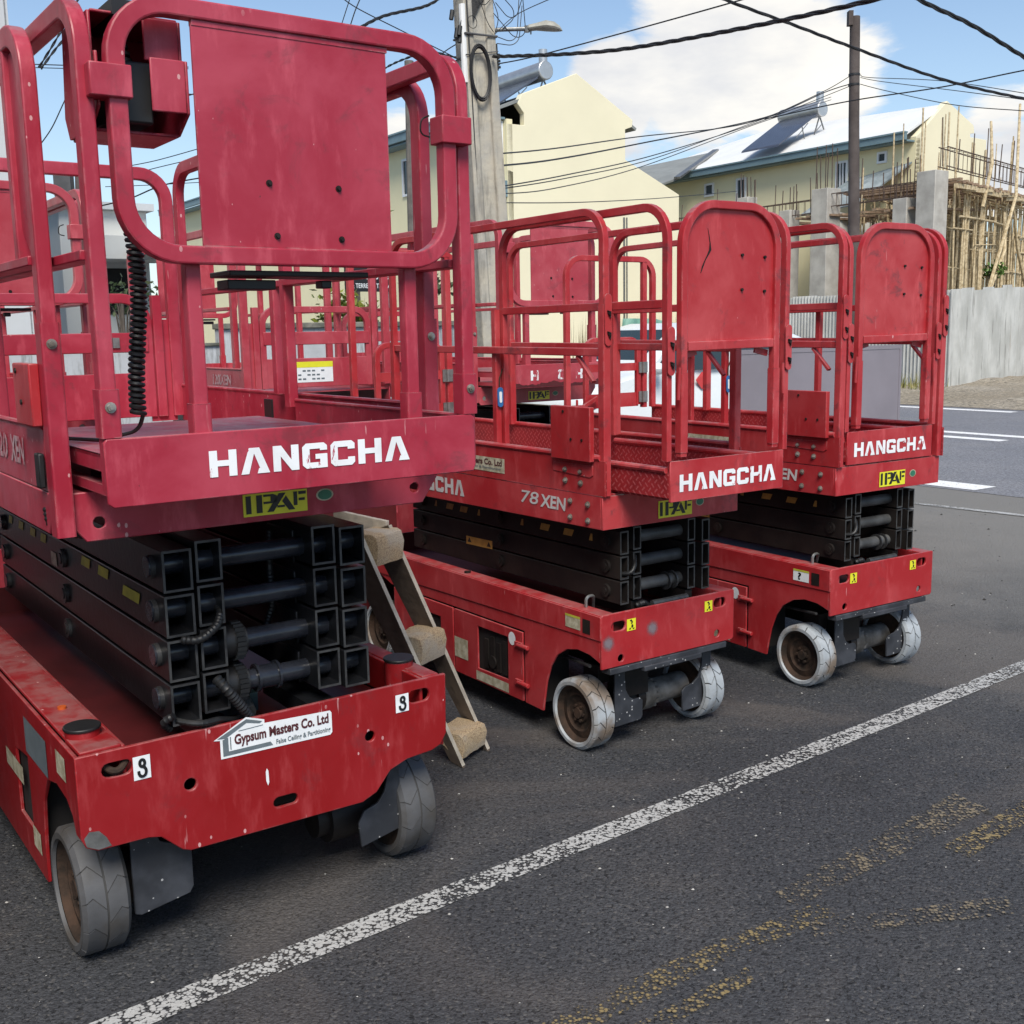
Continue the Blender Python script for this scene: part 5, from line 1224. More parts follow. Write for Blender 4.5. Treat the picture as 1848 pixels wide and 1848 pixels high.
def window(T, x0, x1, z0, z1, axis, at, bars=1):
    """window in a wall of house T: axis 'u' = wall facing -u at u=at (x0,x1 along v), 'v' = wall facing -v"""
    def P(a, d, z): return (at + d, a, z) if axis == 'u' else (a, at + d, z)
    fr = MB(); w_ = .07
    for (a0, a1, c0, c1) in ((x0 - w_, x1 + w_, z0 - w_, z0), (x0 - w_, x1 + w_, z1, z1 + w_), (x0 - w_, x0, z0, z1), (x1, x1 + w_, z0, z1)) + tuple((x0 + (x1 - x0) * k / (bars + 1) - .02, x0 + (x1 - x0) * k / (bars + 1) + .02, z0, z1) for k in range(1, bars + 1)):
        p = P(a0, -.06, c0); q = P(a1, .02, c1); fr.box(min(p[0], q[0]), max(p[0], q[0]), min(p[1], q[1]), max(p[1], q[1]), c0, c1)
    f = fr.build('window', FRAMEW, T)
    p = P(x0, -.01, z0); q = P(x1, .015, z1); MB().box(min(p[0], q[0]), max(p[0], q[0]), min(p[1], q[1]), max(p[1], q[1]), z0, z1).build('pane', GLASS, f)
    return f
def solar(label, u, v, z, parent_rot, ln):
    """tank along v, collector sloping down towards -u"""
    T = thing('solar_heater', label, 'solar heater', g(u, v, z), parent_rot)
    MB().cyl((0, 0, .32), (0, ln, .32), .27, 22).build('tank', TANK, T, bev=.03)
    MB().cyl((0, .15, .55), (0, .15, .92), .13, 16).build('header_tank', TANK, T)
    s = MB(); s.v += [(-.2, .1, .15), (-.2, ln - .05, .15), (-2.1, ln - .05, -1.02), (-2.1, .1, -1.02), (-.25, .1, .07), (-.25, ln - .05, .07), (-2.15, ln - .05, -1.10), (-2.15, .1, -1.10)]
    s.f += [(0, 1, 2, 3), (7, 6, 5, 4), (0, 4, 5, 1), (1, 5, 6, 2), (2, 6, 7, 3), (3, 7, 4, 0)]; s.build('collector', PANEL, T, smooth=False)
    fr = MB()
    for y in (.15, ln - .15):
        fr.bar((0, y, .1), (-.25, y, -.55), .018, .018); fr.bar((0, y, .1), (.25, y, -.35), .018, .018); fr.bar((-.25, y, -.5), (.1, y, -.2), .012, .012); fr.bar((-.9, y, -.35), (-.75, y, -.8), .014, .014); fr.bar((-.6, y, -.2), (-1.2, y, -.75), .012, .012)
    fr.build('frame', STEEL, T)
def house_left():
    T = thing('terraced_house', 'cream house with stepped gable wall in the middle behind the concrete pole', 'house', g(18.67, 27.2), GY)
    # local axes: x = u - 18.67, y = v - 27.2
    gp = [(0, 0), (0, 7.62), (.62, 7.62), (.62, 7.95), (.4, 8.2), (.55, 8.48), (2.53, 9.25), (4.7, 8.12), (4.68, 7.92), (4.40, 7.82), (4.40, 6.93), (6.64, 6.0), (6.64, 0)]
    MB().prism([(x, 0, z) for x, z in gp], (0, .22, 0)).build('gable_wall', CREAM2, T, bev=.01)
    MB().prism([(-.004, y, z) for y, z in ((.0, 0), (30, 0), (30, 7.75), (.0, 7.75))], (.2, 0, 0)).build('front_wall', CREAM, T)
    MB().box(4.2, 4.4, .22, 30, 0, 7.9).build('back_wall', CREAM, T)
    b = MB(); b.v += [(-.55, .02, 7.95), (2.53, .05, 9.12), (2.53, 30, 9.12), (-.55, 30, 7.95), (4.9, .05, 7.9), (4.9, 30, 7.9)]; b.f += [(0, 1, 2, 3), (1, 4, 5, 2)]
    r = b.build('roof', ROOFG, T, smooth=False); md = r.modifiers.new('th', 'SOLIDIFY'); md.thickness = .08
    b = MB(); b.box(-.62, -.50, .06, 30, 7.82, 8.10); b.box(-.66, -.46, .05, 30, 8.06, 8.11); b.box(-.5, -.01, .06, 30, 7.74, 7.80); b.build('gutter', GUTTER, T)
    MB().box(-.42, -.0, .0, .18, 5.6, 6.05).build('awning', GUTTER, T)
    window(T, 5.3, 6.0, 6.3, 7.35, 'u', 0.0, 1); window(T, 12, 12.8, 6.2, 7.3, 'u', 0.0, 1)
    MB().cyl((-.04, .18, 5.9), (-.04, .18, 7.7), .035, 8).build('drain_pipe', FRAMEW, T)
    MB().box(4.3, 4.36, -.03, 0, .3, 5.2).box(4.42, 4.46, -.03, 0, .3, 5.2).build('drain_pipe', STEEL, T)
    return T
house_left()
solar('solar water heater on the roof of the house behind the concrete pole', 20.5, 27.75, 9.05, GY, 2.5)
def house_right():
    T = thing('terraced_house', 'long cream two-storey house with white roof and a small gable at the right', 'house', g(30.89, 22.49), GY)
    gp = [(0, 0), (0, 7.55), (.16, 7.66), (1.5, 8.74), (2.95, 8.12), (3.02, 7.88), (2.80, 7.84), (2.80, 7.74), (3.70, 7.72), (3.70, 0)]
    MB().prism([(x, 0, z) for x, z in gp], (0, .22, 0)).build('gable_wall', CREAM2, T, bev=.01)
    MB().prism([(-.004, y, z) for y, z in ((.0, 0), (14.5, 0), (14.5, 7.5), (.0, 7.5))], (.2, 0, 0)).build('front_wall', CREAM, T)
    MB().box(0, 6.8, 14.3, 14.5, 0, 7.4).build('end_wall', CREAM2, T)
    b = MB(); b.v += [(-.45, .1, 7.60), (1.5, .1, 8.66), (4.2, 10, 9.6), (4.2, 14.5, 9.2), (-.45, 14.6, 7.56)]; b.f += [(0, 1, 2, 3, 4)]
    b.v += [(3.0, .25, 7.98), (8, 14.5, 7.6)]; b.f += [(1, 5, 6, 3, 2)]
    r = b.build('roof', ROOFW, T, smooth=False); r.modifiers.new('th', 'SOLIDIFY').thickness = .07
    O = Vector(g(30.89, 22.49)); Q = [at(1146, 304, 47), at(1292, 273, 47), at(1226, 320, 42.5), at(1190, 333, 42.5)]
    b = MB(); b.poly([((q - O).dot(gx_), (q - O).dot(gy_), q.z) for q in Q])
    r = b.build('lower_roof', ROOFG, T, smooth=False); r.modifiers.new('th', 'SOLIDIFY').thickness = .07
    Q = [at(1292, 271, 46.8), at(1222, 321, 42.4)]; q0, q1 = [Vector(((q - O).dot(gx_), (q - O).dot(gy_), q.z)) for q in Q]
    MB().bar(q0, q1, .12, .04).build('flashing', STEEL, T)
    b = MB(); b.box(-.52, -.40, .05, 14.5, 7.42, 7.66); b.box(-.56, -.38, .04, 14.5, 7.62, 7.67); b.box(-.4, -.01, .05, 14.5, 7.38, 7.43); b.build('gutter', GUTTER, T)
    window(T, 1.12, 1.35, 6.96, 7.18, 'u', 0.0, 0); window(T, 2.65, 3.0, 5.8, 7.1, 'u', 0.0, 2); window(T, 7.2, 7.55, 6.35, 7.1, 'u', 0.0, 1); window(T, 8.85, 9.2, 6.75, 7.1, 'u', 0.0, 0)
    b = MB(); b.v += [(-.02, .1, 6.75), (-.02, 2.6, 6.45), (-2.2, 2.6, 5.3), (-1.4, 1.1, 5.5)]; b.f += [(0, 1, 2, 3)]
    l = b.build('lean_to_roof', simple('weathered_lean_to', (0.30, 0.34, 0.35), .7, 0, .4, 3, col2=(0.16, 0.19, 0.2)), T, smooth=False); l.modifiers.new('th', 'SOLIDIFY').thickness = .05
    b = MB(); b.v += [(-.02, 6.9, 5.75), (-.02, 9.0, 5.35), (-1.6, 9.2, 5.2), (-1.0, 7.4, 5.3)]; b.f += [(0, 1, 2, 3)]; b.build('lean_to_roof', ROOFG, T, smooth=False)
    return T
house_right()
solar('solar water heater on the white roof of the long house', 32.55, 27.6, 9.05, GY, 1.9)
bg_h = thing('house', 'grey roofed house standing behind the end of the long house', 'house', g(34.5, 40.0), GY)
MB().box(0, 8, 0, 10, 0, 7.2).build('wall', CREAM2, bg_h); b = MB(); b.v += [(-.4, -.4, 7.2), (4, -.4, 9.2), (4, 10.4, 9.2), (-.4, 10.4, 7.2), (8.4, -.4, 7.2), (8.4, 10.4, 7.2)]; b.f += [(0, 1, 2, 3), (1, 4, 5, 2)]; b.build('roof', ROOFG, bg_h, smooth=False)

# ------------------------------------------------------------------ corrugated fence
def corr(name):
    m, t, b = mat(name, .55, .2); v = coords(t, per_object=True); vs = coords(t, (1, 1, .1), True)
    c = mixc(t, sstep(t, noise(t, v, 1.2, 5), .35, .7), (0.42, 0.42, 0.40), (0.56, 0.56, 0.54))
    c = mixc(t, mth(t, 'MULTIPLY', sstep(t, noise(t, vs, 6, 7, .7), .54, .68), .6), c, (0.17, 0.165, 0.15))
    c = mixc(t, mth(t, 'MULTIPLY', sstep(t, noise(t, vs, 4, 6, .7), .6, .75), .4), c, (0.28, 0.20, 0.13))
    t.links.new(c, b.inputs['Base Color']); return m
CORR = corr('galvanised_sheet')
FN = thing('corrugated_fence', 'grey corrugated iron fence around the building site beyond the road', 'fence', (0, 0, 0))
def fence_run(p, q, h0, h1, sheet_w=.85):
    P = Vector(g(*p)); Q = Vector(g(*q)); L = (Q - P).length; d = (Q - P) / L; nrm = Vector((d.y, -d.x, 0)); n = int(L / sheet_w)
    for k in range(n):
        s0 = L * k / n - .02; s1 = L * (k + 1) / n + .02; r = random.Random(k * 7 + int(p[1])); dz = r.uniform(-.05, .05); zb = r.uniform(.0, .1); off = .003 * (k % 2); b = MB(); m = int((s1 - s0) / .0187)
        for j in range(m + 1):
            s = s0 + (s1 - s0) * j / m; o = P + d * s + nrm * (.034 * math.sin(2 * math.pi * s / .112) + off)
            h = h0 + (h1 - h0) * s / L + dz
            b.v += [(o.x, o.y, .10 + zb), (o.x, o.y, h)]
        for j in range(m): b.f.append((2 * j, 2 * j + 2, 2 * j + 3, 2 * j + 1))
        b.build('sheet', CORR, FN, sharp=3)
fence_run((25.3, 44), (25.3, 17.2), 2.52, 2.62); fence_run((25.3, 17.2), (35.5, 20.3), 2.62, 2.98)
wd = random.Random(2)
WEED = leaf_mat('dry_weeds', (0.26, 0.22, 0.07), (0.12, 0.13, 0.04))
b = MB()
for _ in range(700):
    v = wd.choice([wd.gauss(18.9, .4), wd.uniform(17, 26)]); u = wd.uniform(24.2, 25.2); x, y, _z = g(u, v); h = wd.uniform(.1, .45); a = wd.uniform(-.15, .15)
    b.poly([(x - .015, y, .1), (x + .015, y, .1), (x + a, y + wd.uniform(-.15, .15), .15 + h)])
tag(b.build('weeds', WEED, smooth=False), 'dry weeds along the foot of the fence', kind='stuff')

# ------------------------------------------------------------------ building site: columns, rebar, scaffold
CONCR = simple('raw_concrete', (0.46, 0.44, 0.40), .9, 0, .25, 2.5, .3, 15, col2=(0.33, 0.31, 0.28))
REBAR = simple('rusty_rebar', (0.10, 0.065, 0.05), .85, 0, .4, 20)
BAMB = simple('dry_bamboo', (0.66, 0.54, 0.35), .75, 0, .45, 12, col2=(0.34, 0.25, 0.13))
PLANK = simple('weathered_formwork', (0.36, 0.25, 0.16), .85, 0, .5, 10, col2=(0.20, 0.13, 0.09))
col_labels = ['tallest bare concrete column at the corner of the site, right of the wooden pole', 'bare concrete column left of the wooden pole with a crown of rebar', 'shorter concrete column between the wooden pole and the tall corner column',
              'far concrete column second from the left on the site', 'leftmost concrete column of the site, above the arched plate of the middle lift']
def column(i, u, v, wx, h, bars=6, bh=.9):
    T = thing('concrete_column', col_labels[i], 'column', g(u, v), GY, 'concrete columns of the building site')
    MB().box(-wx / 2, wx / 2, -wx / 2, wx / 2, 0, h).build('shaft', CONCR, T, bev=.015)
    r = random.Random(i)
    for k in range(bars):
        a = (k % 3) / 2 - .5; c = (k // 3) - .5; x, y = a * wx * .7, c * wx * .7; hh = bh * r.uniform(.75, 1.1)
        MB().bar((x, y, h), (x + r.uniform(-.04, .04), y, h + hh), .010, .010).build('rebar', REBAR, T)
column(0, 27.0, 19.1, .58, 5.82, 0); column(1, 27.0, 22.7, .60, 5.76, 6, 1.25); column(2, 27.0, 19.95, .46, 5.20, 6, 1.0); column(3, 27.0, 24.1, .44, 5.28, 4, .8); column(4, 27.0, 25.85, .44, 5.85, 6, .7)
def cage(label, p, q, z, h, n, up_=7):
    T = thing('rebar_cage', label, 'rebar', (0, 0, 0), 0, 'rebar cages over the formwork'); P = Vector(g(*p)); Q = Vector(g(*q)); d = (Q - P); nn = Vector((d.y, -d.x, 0)).normalized() * .12; r = random.Random(n)
    for zz in (z, z + h):
        for s in (-1, 1): MB().bar(P + nn * s + Vector((0, 0, zz)), Q + nn * s + Vector((0, 0, zz + r.uniform(-.05, .05))), .012, .012).build('bar', REBAR, T)
    for k in range(n):
        o = P + d * (k + .5) / n; b = MB()
        for s in (-1, 1): b.bar(o + nn * s + Vector((0, 0, z)), o + nn * s + Vector((0, 0, z + h)), .006, .006)
        b.bar(o - nn + Vector((0, 0, z + h)), o + nn + Vector((0, 0, z + h)), .006, .006); b.build('stirrup', REBAR, T)
    for k in range(up_):
        o = P + d * ((k * .13) % 1.0); MB().bar(o + Vector((0, 0, z)), o + Vector((r.uniform(-.05, .05), 0, z + h + r.uniform(.3, .9))), .011, .011).build('starter_bar', REBAR, T)
cage('rebar cage running from the corner column to the right', (27.2, 18.95), (35.5, 21.0), 5.95, .50, 26, 8)
cage('rebar cage between the corner column and the wooden pole', (27.0, 19.5), (27.0, 22.5), 5.25, .35, 16, 6)
cage('low rebar cage left of the column beside the wooden pole', (27.0, 23.0), (27.0, 29.5), 5.10, .40, 26, 9)
FW = thing('formwork', 'brown timber formwork deck carried on thin props over the site', 'formwork', (0, 0, 0))
rf = random.Random(21)
for k in range(26):
    v = 19.6 + .40 * k; MB().bar(Vector(g(26.8, v, 4.95 + rf.uniform(-.06, .06))), Vector(g(30.0, v + rf.uniform(-.2, .2), 5.0)), .08, .03).build('plank', PLANK, FW)
for k in range(34):
    s = k / 33; u = 27.4 + 8.0 * s; v = 18.8 + 2.1 * s
    MB().bar(Vector(g(u, v - .3, 5.55 + .02 * rf.gauss(0, 1))), Vector(g(u + rf.uniform(-.3, .3), v + 3.5, 5.60)), rf.uniform(.05, .11), .03).build('plank', PLANK, FW)
for k in range(12):
    s = k / 12; p = g(27.3 + 8 * s, 18.6 + 2.1 * s, 5.42 + rf.uniform(-.04, .04)); q = g(28.6 + 8 * s, 18.55 + 2.1 * s + .3, 5.46 + rf.uniform(-.06, .1)); MB().bar(Vector(p), Vector(q), .04, .06).build('beam', BAMB, FW)
for k in range(16):
    v = 20 + .65 * k; MB().tube([g(27.6 + rf.uniform(-.5, 1.2), v, .2), g(27.6 + rf.uniform(-.5, 1.2), v + rf.uniform(-.2, .2), 4.9)], .04, 6).build('prop', BAMB, FW)
SC = thing('scaffold', 'dense bamboo pole scaffold behind the corrugated fence at the right edge', 'scaffold', (0, 0, 0))
for k in range(280):
    s = rf.uniform(0, 1) if k > 12 else k / 12; row = rf.choice([0, .5, 1.0, 1.6, 2.4, 3.2]); u = 27.6 + 8 * s; v = 18.9 + 2.1 * s + row
    a = rf.uniform(-.12, .12); ztop = rf.uniform(5.2, 5.6) if k % 9 else rf.uniform(6.3, 8.0); w_ = rf.uniform(.022, .042)
    P = [Vector(g(u, v, .1)), Vector(g(u + a * .3 + rf.uniform(-.05, .05), v, ztop * .35)), Vector(g(u + a * .7 + rf.uniform(-.05, .05), v + .02, ztop * .7)), Vector(g(u + a, v, ztop))]
    MB().tube(P, [w_, w_ * .95, w_ * .85, w_ * .6], 6).build('pole', BAMB, SC)
for k in range(90):
    z = rf.choice([3.3, 3.9, 4.35, 4.4, 4.75, 5.0, 5.15, 5.3]) + rf.uniform(-.08, .08); s = rf.uniform(0, .8); row = rf.choice([0, .3, .9, 1.6, 2.4]); l = rf.uniform(1.0, 2.6); u = 27.5 + 8 * s
    MB().tube([g(u, 18.85 + 2.1 * s + row, z), g(u + l, 18.85 + 2.1 * s + .26 * l + row, z + rf.uniform(-.1, .1))], rf.uniform(.018, .035), 6).build('rail', BAMB, SC)
for (u0, z0_, u1, z1_) in ((30.0, 2.6, 32.3, 8.2), (30.2, 2.7, 31.4, 5.0), (33.4, 2.9, 32.2, 5.2), (29.3, 5.0, 29.9, 7.4)):
    MB().tube([g(u0, 18.6 + .26 * (u0 - 27.5), z0_), g((u0 + u1) / 2 + .05, 18.6 + .26 * (u0 - 27.5), (z0_ + z1_) / 2), g(u1, 18.7 + .26 * (u1 - 27.5), z1_)], [.055, .05, .035], 7).build('raking_pole', BAMB, SC)
MB().prism([tuple(Vector(g(*p))) for p in ((28.2, 23.2, 0), (36, 25.2, 0), (36, 25.2, 5.2), (28.2, 23.2, 5.2))], (.1, .1, 0)).build('rear_wall', CREAM_W, SC)
rb2 = bush('creeper', 'dark green creeper among the scaffold poles', 'plant', g(30.6, 19.5), .3, 3.2, 260, .15, LEAFG, seed=13)

# ------------------------------------------------------------------ poles, street lamp, cables
def pole_mat():
    m, t, b = mat('weathered_concrete_pole', .9); v = coords(t, per_object=False); vs = coords(t, (1, 1, .15), False)
    c = mixc(t, sstep(t, noise(t, v, 3, 6), .35, .7), (0.46, 0.42, 0.34), (0.36, 0.345, 0.31))
    c = mixc(t, mth(t, 'MULTIPLY', sstep(t, noise(t, vs, 7, 7, .7), .5, .66), .6), c, (0.17, 0.16, 0.14))
    t.links.new(c, b.inputs['Base Color']); bump(t, b, noise(t, v, 16, 5), .4, .02); return m
CABLE = simple('black_cable', (0.02, 0.02, 0.022), .55); CABLE2 = simple('grey_cable', (0.09, 0.09, 0.095), .6)
D0 = 12.0
pt = at(851, -40, D0); pb_dir = (at(876, 400, D0) - at(851, -10, D0)); base = pt + pb_dir * ((0 - pt.z) / pb_dir.z)
PO = thing('utility_pole', 'tall weathered concrete utility pole with a coil of black cable', 'pole', tuple(base), 0.45)
top = pt - base; ht = top.z + 2.2; lean = top / top.z
def pp(x, y, z): return (lean.x * z * math.cos(.45) + lean.y * z * math.sin(.45) + x, -lean.x * z * math.sin(.45) + lean.y * z * math.cos(.45) + y, z)
def pole_body():
    b = MB(); w0, w1 = .205, .150; prof = [(-1, -.55), (-.45, -.55), (-.38, -.40), (.38, -.40), (.45, -.55), (1, -.55), (1, .55), (-1, .55)]
    for z in (0, ht):
        w_ = w0 + (w1 - w0) * z / ht
        for x, y in prof: b.v.append(pp(x * w_, y * w_ * 1.4, z))
    n = len(prof); b.f += [(k, (k + 1) % n, n + (k + 1) % n, n + k) for k in range(n)]; b.f += [tuple(range(n))[::-1], tuple(n + k for k in range(n))]
    b.build('shaft', pole_mat(), PO, bev=.01)
pole_body()
zz = lambda py: at(860, py, D0 - .15).z
cz = zz(132)
b = MB()
for k in range(7):
    P = [pp(-.04 + (.15 + .006 * k) * math.sin(a) * .62, -.16 - .01 * (k % 3), cz + (.24 + .006 * k) * math.cos(a)) for a in [2 * math.pi * j / 28 for j in range(28)]]
    b.tube(P, .007, 5, True)
b.build('cable_coil', CABLE, PO)
b = MB()
for py, t in ((62, .012), (95, .006)):
    z = zz(py); w_ = .205 - .055 * z / ht
    b.tube([pp(sx * (w_ + .006), sy * (w_ * .8 + .01), z + sx * .03 * (py > 80)) for sx, sy in ((-1, -1), (1, -1), (1, 1), (-1, 1))], t, 6, True)
b.build('strap', CABLE2, PO)
MB().tube([pp(-.16, -.14, .3), pp(-.145, -.13, 2.5), pp(-.12, -.13, ht)], .010, 6).tube([pp(.165, -.05, .3), pp(.14, -.06, ht)], .011, 6).build('riser_cable', CABLE, PO)
MB().tube([pp(-.185, -.10, zz(150)), pp(-.17, -.10, zz(8))], .035, 10).build('white_duct', FRAMEW, PO)
b = MB()
z = zz(92)
for k in range(5): b.cyl(pp(.195, -.1, z - .03 * k), pp(.195, -.1, z - .03 * k - .018), .026 if k % 2 == 0 else .018, 10)
b.cyl(pp(.19, -.1, z + .10), pp(.19, -.1, z - .16), .008, 6); b.build('insulator', BLACKPL, PO)
for x, y, zpx in ((-.26, -.1, 70), (-.235, -.12, 66), (-.225, -.1, 78), (-.30, -.1, 38)): MB().cyl(pp(x, y, zz(zpx)), pp(x + .02, y, zz(zpx) + .09), .024, 8).build('cable_clamp', BLACKPL, PO)

rl = random.Random(4); b = MB()
for k in range(9):
    x0 = -.24 + .02 * k; b.tube(fillet([pp(x0 * .9, -.1, zz(72)), pp(x0 * .8 - .02, -.12, zz(40)), pp(x0 * .55 + .06, -.12, zz(5)), pp(-.02 + .03 * k, -.1, zz(-40))], .2, 5), .006, 5)
for (x1, z1, x2, z2, x3, z3) in ((.16, -30, .42, 20, .24, 48), (.18, 0, .36, 40, .50, -20), (.15, 20, .50, 90, .49, -30), (.16, 62, .38, 74, .46, -30), (.17, 75, .40, 78, .48, 0), (.14, -10, .20, 30, .15, 58), (-.1, -30, .02, 15, .13, -5), (.0, -5, .06, 40, .14, 55)):
    b.tube(fillet([pp(x1, -.15, zz(z1)), pp(x2, -.18, zz(z2)), pp(x3, -.15, zz(z3))], .25, 8), .0045, 5)
for k in range(3): b.tube([pp(-.10 + .05 * math.cos(a), -.17, zz(42) + .06 * math.sin(a)) for a in [2 * math.pi * j / 16 for j in range(16)]], .0035, 4, True)
b.build('loose_wires', CABLE, PO)
# street lamp fixed to the pole
SL = thing('street_lamp', 'grey street lamp head on a short arm off the concrete pole', 'street lamp', tuple(at(886, 58, D0)), 0.0)
s_ = lambda px, py, D=D0: tuple(at(px, py, D) - at(886, 58, D0))
MB().tube(fillet([s_(886, 66), s_(892, 54), s_(915, 53), s_(952, 52)], .08, 6), .021, 10).build('arm', STEEL, SL)
LAMPM = simple('weathered_lamp_shell', (0.40, 0.39, 0.34), .6, 0, .35, 14)
b = MB(); ring = []
sec = [(950, 52, .018), (954, 52, .040), (968, 50, .046), (985, 49, .066), (1000, 50.5, .060), (1010, 53, .035), (1015, 55.5, .006)]
for px, py, r_ in sec:
    c = Vector(s_(px, py))
    for k in range(12):
        a = 2 * math.pi * k / 12; b.v.append(tuple(c + Vector((0, math.cos(a) * r_ * 1.3, (math.sin(a) * r_ * (1.0 if math.sin(a) > 0 else .55))))))
for j in range(len(sec) - 1):
    for k in range(12): b.f.append((j * 12 + k, j * 12 + (k + 1) % 12, (j + 1) * 12 + (k + 1) % 12, (j + 1) * 12 + k))
b.f += [tuple(range(12)), tuple((len(sec) - 1) * 12 + k for k in range(12))]
b.build('lamp_head', LAMPM, SL)
MB().cyl(s_(958, 56), s_(958, 62), .008, 6).cyl(s_(951, 47), s_(951, 58), .03, 8).build('clamp', STEEL, SL)
# wooden pole
WPM = simple('brown_wooden_pole', (0.105, 0.085, 0.078), .9, 0, .4, 3, .5, 14, col2=(0.065, 0.05, 0.045))
wt, wb = at(1543, 30, 24), at(1541, 400, 24); dl = (wb - wt); wbase = wt + dl * (-wt.z / dl.z)
WP = thing('wooden_pole', 'dark brown wooden utility pole standing before the building site', 'pole', tuple(wbase), 0)
tp_ = wt - wbase
MB().tube([(0, 0, 0), tuple(tp_ * .25 + Vector((.012, 0, 0))), tuple(tp_ * .5), tuple(tp_ * .75 + Vector((-.01, 0, 0))), tuple(tp_)], [.135, .128, .118, .110, .104], 14).build('shaft', WPM, WP)
MB().box(tp_.x - .15, tp_.x - .06, tp_.y - .1, tp_.y + .06, tp_.z - .18, tp_.z + .10).build('cap', WPM, WP)
wz = lambda py: (at(1543, py, 24) - wbase).z
b = MB()
for py in (135, 153): b.cyl((tp_.x * .9, tp_.y, wz(py) - .02), (tp_.x * .9, tp_.y, wz(py) + .02), .118, 14)
b.build('strap', CABLE, WP)

def helix(P, r_off, pitch, ph, k0=0.0):
    o = []; s = 0.0
    for i in range(len(P)):
        if i: s += (P[i] - P[i - 1]).length
        t = (P[min(i + 1, len(P) - 1)] - P[max(i - 1, 0)]).normalized(); a = t.orthogonal().normalized(); a = (Vector((0, 0, 1)) - t * t.z).normalized(); b_ = t.cross(a); th = 2 * math.pi * s / pitch + ph
        o.append(P[i] + (a * math.cos(th) + b_ * math.sin(th)) * r_off)
    return o
def smooth_path(pts, n):
    P = [at(*p) for p in pts]; o = []
    if len(P) == 2: return [P[0].lerp(P[1], k / n) for k in range(n + 1)]
    m = len(P) - 1
    for k in range(n + 1):
        t = min(k / n * m, m - 1e-6); i = int(t); f = t - i; p0 = P[max(i - 1, 0)]; p1 = P[i]; p2 = P[i + 1]; p3 = P[min(i + 2, m)]
        o.append(.5 * ((2 * p1) + (p2 - p0) * f + (2 * p0 - 5 * p1 + 4 * p2 - p3) * f * f + (3 * p1 - p0 - 3 * p2 + p3) * f ** 3))
    return o
def cable(label, pts, r, twist=0, m=CABLE, n=40, pitch=.34):
    T = thing('overhead_cable', label, 'cable', tuple(at(*pts[0])), 0, 'overhead cables'); o0 = at(*pts[0])
    if twist:
        P = smooth_path(pts, n * 5)
        for k in range(twist): MB().tube([tuple(p - o0) for p in helix(P, r * .62, pitch, 2 * math.pi * k / twist)], r * .62, 6).build('strand', m, T)
    else:
        MB().tube([tuple(p - o0) for p in smooth_path(pts, n)], r, 6).build('strand', m, T)
cable('thick twisted cable from the concrete pole rising to the top right', [(890, 102, 11.9), (930, 101, 11.4), (1030, 97, 10.6), (1150, 85, 9.9), (1380, 43, 8.6), (1600, -6, 7.6), (1800, -60, 7)], .015, 3, pitch=.6)
cable('thick cable sloping down from top centre to the right edge, crossing the wooden pole', [(1180, -60, 9.5), (1290, -8, 9.8), (1440, 48, 10.2), (1540, 86, 10.6), (1700, 143, 11.2), (1848, 178, 11.8), (2000, 205, 12.4)], .012, 3, pitch=.7)
cable('thick twisted cable cutting across the top right corner', [(1560, -60, 7.0), (1660, 0, 7.4), (1755, 46, 7.8), (1848, 103, 8.2), (1960, 170, 8.8)], .0125, 3, pitch=.55)
cable('thin cable above the thick one from the concrete pole to the top', [(900, 115, 11.9), (960, 103, 11.5), (1100, 66, 10.5), (1330, 2, 9), (1500, -50, 8.2)], .006)
cable('lone thin wire right of the lamp, rising to the top', [(893, 62, 11.9), (930, 28, 10), (1000, -5, 9)], .0035)
cable('uppermost service wire across the cream gable to the wooden pole', [(892, 278, 12.1), (1000, 268, 14), (1150, 247, 17), (1350, 222, 20.5), (1480, 168, 23), (1533, 138, 23.9)], .008)
cable('second service wire across the cream gable to the wooden pole', [(892, 300, 12.1), (1000, 288, 14), (1150, 260, 17), (1380, 212, 21), (1490, 166, 23), (1533, 152, 23.9)], .010)
cable('third service wire across the cream gable', [(896, 338, 12.1), (1020, 316, 14), (1180, 280, 17), (1370, 220, 21), (1535, 155, 23.9)], .007)
cable('fourth service wire across the cream gable', [(896, 342, 12.2), (1020, 322, 14), (1180, 286, 17), (1380, 214, 21), (1500, 175, 23.2)], .006)
cable('lowest sagging service wire across the cream gable', [(896, 350, 12.1), (1000, 340, 14), (1160, 300, 17), (1370, 222, 21), (1500, 180, 23.2)], .006)
cable('nearly level wire low across the cream gable', [(900, 366, 12.1), (1050, 365, 15), (1200, 357, 19), (1330, 345, 23)], .006)
cable('single wire crossing behind the wooden pole and rising to the right edge', [(1380, 215, 20), (1530, 183, 19), (1700, 157, 18), (1848, 127, 17), (2000, 100, 16)], .010)
cable('upper wire leaving the wooden pole for the right', [(1553, 135, 23.9), (1570, 140, 23.5), (1700, 146, 21), (1848, 168, 19), (1950, 185, 18)], .007)
cable('middle wire leaving the wooden pole for the right', [(1553, 140, 23.9), (1590, 147, 23.3), (1720, 163, 21), (1848, 180, 19), (1950, 196, 18)], .007)
cable('lower wire leaving the wooden pole for the right', [(1553, 152, 23.9), (1600, 164, 23.0), (1720, 189, 21), (1848, 200, 19), (1950, 206, 18)], .008)
cable('twisted cable from the concrete pole to the left, behind the gate frame', [(838, 108, 11.9), (800, 98, 12.3), (770, 94, 12.6), (700, 120, 13.5), (640, 165, 14.5)], .011, 2)
cable('bundled cable running up from the gate frame to the concrete pole top', [(630, 62, 10.8), (690, 30, 11.2), (765, 12, 11.6), (800, -8, 11.8), (840, -40, 11.9)], .013, 3)
cable('thin wire crossing diagonally to the left face of the concrete pole', [(600, -20, 11), (640, 12, 11.1), (730, 58, 11.4), (838, 112, 11.9)], .005)
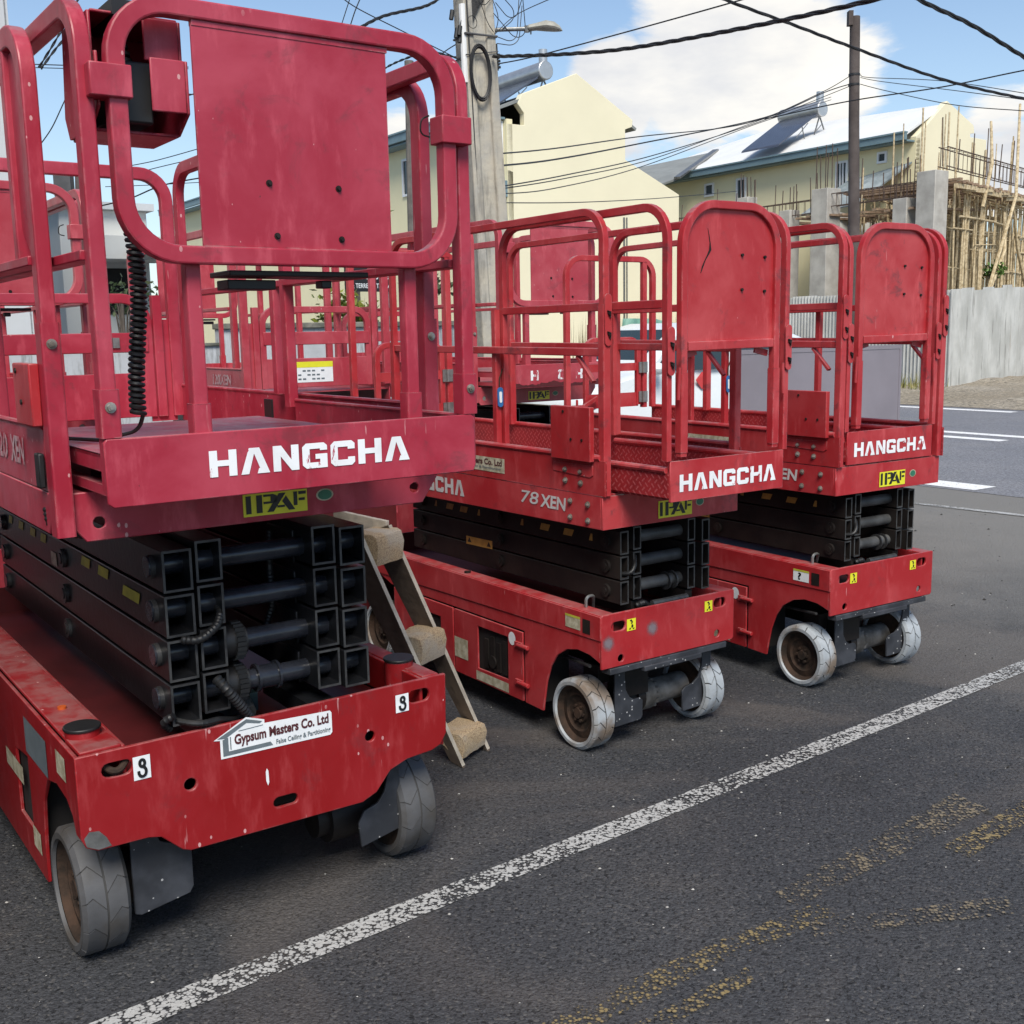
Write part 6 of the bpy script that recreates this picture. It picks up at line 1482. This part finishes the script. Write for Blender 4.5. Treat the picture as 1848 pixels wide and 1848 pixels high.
cable('thin wire sloping up to the right over the gate frame corner', [(690, 170, 14), (760, 130, 13), (800, 95, 12.4), (830, 76, 12)], .006)
cable('left of two steep wires above the gate plate', [(612, 58, 9), (632, -4, 9), (645, -40, 9)], .004)
cable('right of two steep wires above the gate plate, thicker towards the top', [(628, 60, 9), (640, 22, 9), (652, -8, 9), (662, -40, 9)], .005)
cable('steep twisted cable above the control box', [(70, 122, 9), (95, 82, 9), (125, 30, 9), (150, -20, 9)], .008, 2, pitch=.2)
cable('twisted cable rising behind the nearest lift to the top', [(74, 124, 9.5), (115, 72, 9.7), (170, 28, 10), (225, -6, 10.2), (260, -30, 10.3)], .009, 2, pitch=.22)
cable('upper of two level wires behind the control box', [(60, 116, 14), (200, 120, 14), (340, 121, 14)], .006)
cable('lower of two level wires behind the control box', [(60, 122, 14.2), (200, 125, 14.2), (340, 124, 14.2)], .005)
cable('short twisted wire beside the gate plate', [(280, 182, 11), (320, 174, 11), (380, 166, 11)], .009, 2, pitch=.2)
cable('hanging wire left of the control box', [(75, 258, 12), (95, 228, 12), (120, 175, 12), (150, 120, 12)], .006)
cable('upper slack wire in the gap left of the gate plate', [(200, 305, 16), (280, 290, 16), (380, 262, 16)], .006)
cable('lower slack wire in the gap left of the gate plate', [(200, 328, 17), (270, 306, 17), (380, 280, 17)], .006)
cable('cable dropping to the roofs in the gap left of the gate plate', [(180, 372, 17), (235, 358, 17), (295, 334, 17), (380, 318, 17)], .010)
cable('flat wire over the roofs in the gap left of the gate plate', [(190, 337, 19), (270, 334, 19), (380, 328, 19)], .006)
FP = thing('far_pole', 'slim dark pole top far left, seen between the posts of the nearest lift', 'pole', tuple(at(140, 640, 22)), 0)
o0 = at(140, 640, 22); MB().tube([(0, 0, -2), tuple(at(140, 312, 22) - o0)], .055, 8).build('shaft', WPM, FP); MB().box(-.16, .16, -.1, .1, (at(140, 316, 22) - o0).z - .4, (at(140, 316, 22) - o0).z).build('transformer', CABLE2, FP)
GP = thing('far_pole', 'grey timber post behind the right rails of the nearest lift', 'pole', tuple(at(745, 640, 14)), 0)
o0 = at(745, 640, 14); MB().tube([(0, 0, -1.6), tuple(at(738, 110, 14) - o0)], .055, 8).build('shaft', simple('grey_timber_post', (0.20, 0.185, 0.17), .9, 0, .4, 8), GP)
for nm, c in list(_cache.items()): pass
